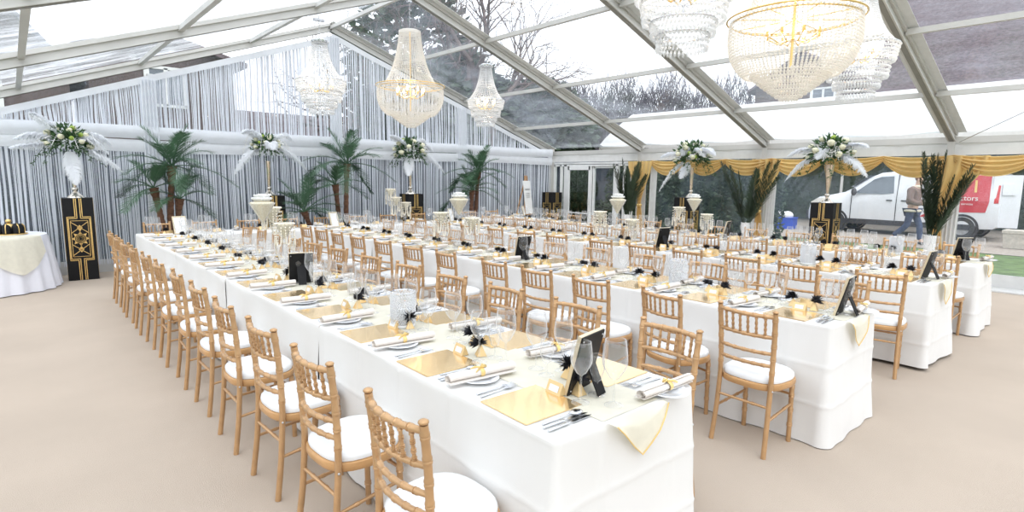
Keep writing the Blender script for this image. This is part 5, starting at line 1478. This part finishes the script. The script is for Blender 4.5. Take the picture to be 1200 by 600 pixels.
house(-2.2, 22.5, 7.2, 5.0, 4.4, 4.2, 'y', 'tall brick house with steep slate roof behind the aisle end of the gable', 0, mats=('brick', 'slate'), wins=[('y', -.8, 3.45, 1.1, 1.0), ('y', 1.6, 3.45, 1.1, 1.0), ('y', -.8, 1.6, 1.1, 1.2), ('y', 1.6, 1.6, 1.1, 1.2)])
house(3.75, 22.5, 3.8, 4.6, 5.1, .5, 'y', 'brick wing whose edge borders the bright opening of the gable', 0, wins=[('y', 0, 4.2, 1.0, 1.1), ('y', 0, 1.8, 1.0, 1.2)])
house(8.1, 23.5, 4.2, 5.0, 2.9, 1.0, 'x', 'low brick outbuilding under the bright opening of the gable', 0, wins=[('y', .2, 1.7, 1.4, 1.0)])
house(37.5, -.6, 9.0, 22.0, 5.4, 6.6, 'y', 'large house with steep clay-tiled roof beyond the drive', 0, mats=('brick', 'rooftile'))
house(36.0, 14.1, 5.0, 5.2, 6.9, 1.7, 'x', 'red brick house seen behind the large chandelier', 0, wins=[('x', -1.2, 6.1, 1.2, 1.0)])
# neighbouring white marquee across the drive
mq = thing('white_marquee', 'long white marquee roof beyond the parked van', 'marquee', (25.5, 6.5, 0))
ml = 26.0
m = MB()
for s in (-1, 1):
    m.grid(lambda u, v: (s * 2.6 * (1 - v), -ml / 2 + ml * u, 3.3 + 1.75 * v ** .85 - .10 * sin(pi * ((u * 9) % 1)) * (1 - v)), 90, 8)
m.build('roof_skin', M['pvcwhite'], mq, 180)
MB().grid(lambda u, v: (-2.62, -ml / 2 + ml * u, 3.3 - .18 * v - .04 * abs(sin(u * 60)) * v - .10 * sin(pi * ((u * 9) % 1))), 240, 2).build('valance', M['pvcwhite'], mq, 180)
for k in range(10):
    for s in (-1, 1): MB().tube([(s * 2.55, -ml / 2 + ml * k / 9, 0), (s * 2.55, -ml / 2 + ml * k / 9, 3.3)], .05, 8).build('pole', M['alu'], mq)

# ------------------------------------------------------------------ light and camera
w = bpy.data.worlds.new('overcast_sky'); SC.world = w; w.use_nodes = True
N, L = w.node_tree.nodes, w.node_tree.links; N.clear()
tc = N.new('ShaderNodeTexCoord'); sx = N.new('ShaderNodeSeparateXYZ'); L.new(tc.outputs['Generated'], sx.inputs[0])
rp = N.new('ShaderNodeValToRGB'); e = rp.color_ramp.elements
e[0].position = .45; e[0].color = (.55, .57, .6, 1); e[1].position = .5; e[1].color = (.965, .975, 1., 1)
x = e.new(1.0); x.color = (.92, .95, 1.0, 1)
mr = N.new('ShaderNodeMapRange'); mr.inputs['From Min'].default_value = -1; mr.inputs['From Max'].default_value = 1
L.new(sx.outputs['Z'], mr.inputs['Value']); L.new(mr.outputs[0], rp.inputs['Fac'])
bg = N.new('ShaderNodeBackground'); bg.inputs['Strength'].default_value = 1.75
L.new(rp.outputs['Color'], bg.inputs['Color']); wo = N.new('ShaderNodeOutputWorld'); L.new(bg.outputs[0], wo.inputs[0])
su = bpy.data.lights.new('hazy_sun', 'SUN'); su.energy = 1.5; su.angle = radians(50); su.color = (1., .95, .87)
so = bpy.data.objects.new('hazy_sun', su); COL.objects.link(so); so.rotation_euler = (radians(28), radians(-22), 0)

f, yaw, pitch, roll, H = 667.7, radians(41.14), radians(7.854), radians(.655), 1.633
F0 = Vector((sin(yaw), cos(yaw), 0)); R0 = Vector((cos(yaw), -sin(yaw), 0)); U0 = Vector((0, 0, 1))
F = F0 * cos(pitch) - U0 * sin(pitch); U = F0 * sin(pitch) + U0 * cos(pitch)
R = R0 * cos(roll) + U * sin(roll); U = U * cos(roll) - R0 * sin(roll)
cam = bpy.data.cameras.new('camera'); co = bpy.data.objects.new('camera', cam); COL.objects.link(co)
cam.sensor_width = 36; cam.lens = f / 1200 * 36; cam.clip_start = .02; cam.clip_end = 500
Mx = Matrix((R, U, -F)).transposed().to_4x4(); Mx.translation = Vector((0, 0, H)); co.matrix_world = Mx
SC.camera = co
SC.view_settings.view_transform = 'Standard'; SC.view_settings.look = 'None'
SC.view_settings.exposure = 0.16; SC.view_settings.gamma = 1.0; SC.view_settings.use_curve_mapping = False
SC.cycles.transparent_max_bounces = 160; SC.cycles.max_bounces = 10
SC.cycles.caustics_reflective = False; SC.cycles.caustics_refractive = False
SC.cycles.sample_clamp_indirect = 6.0
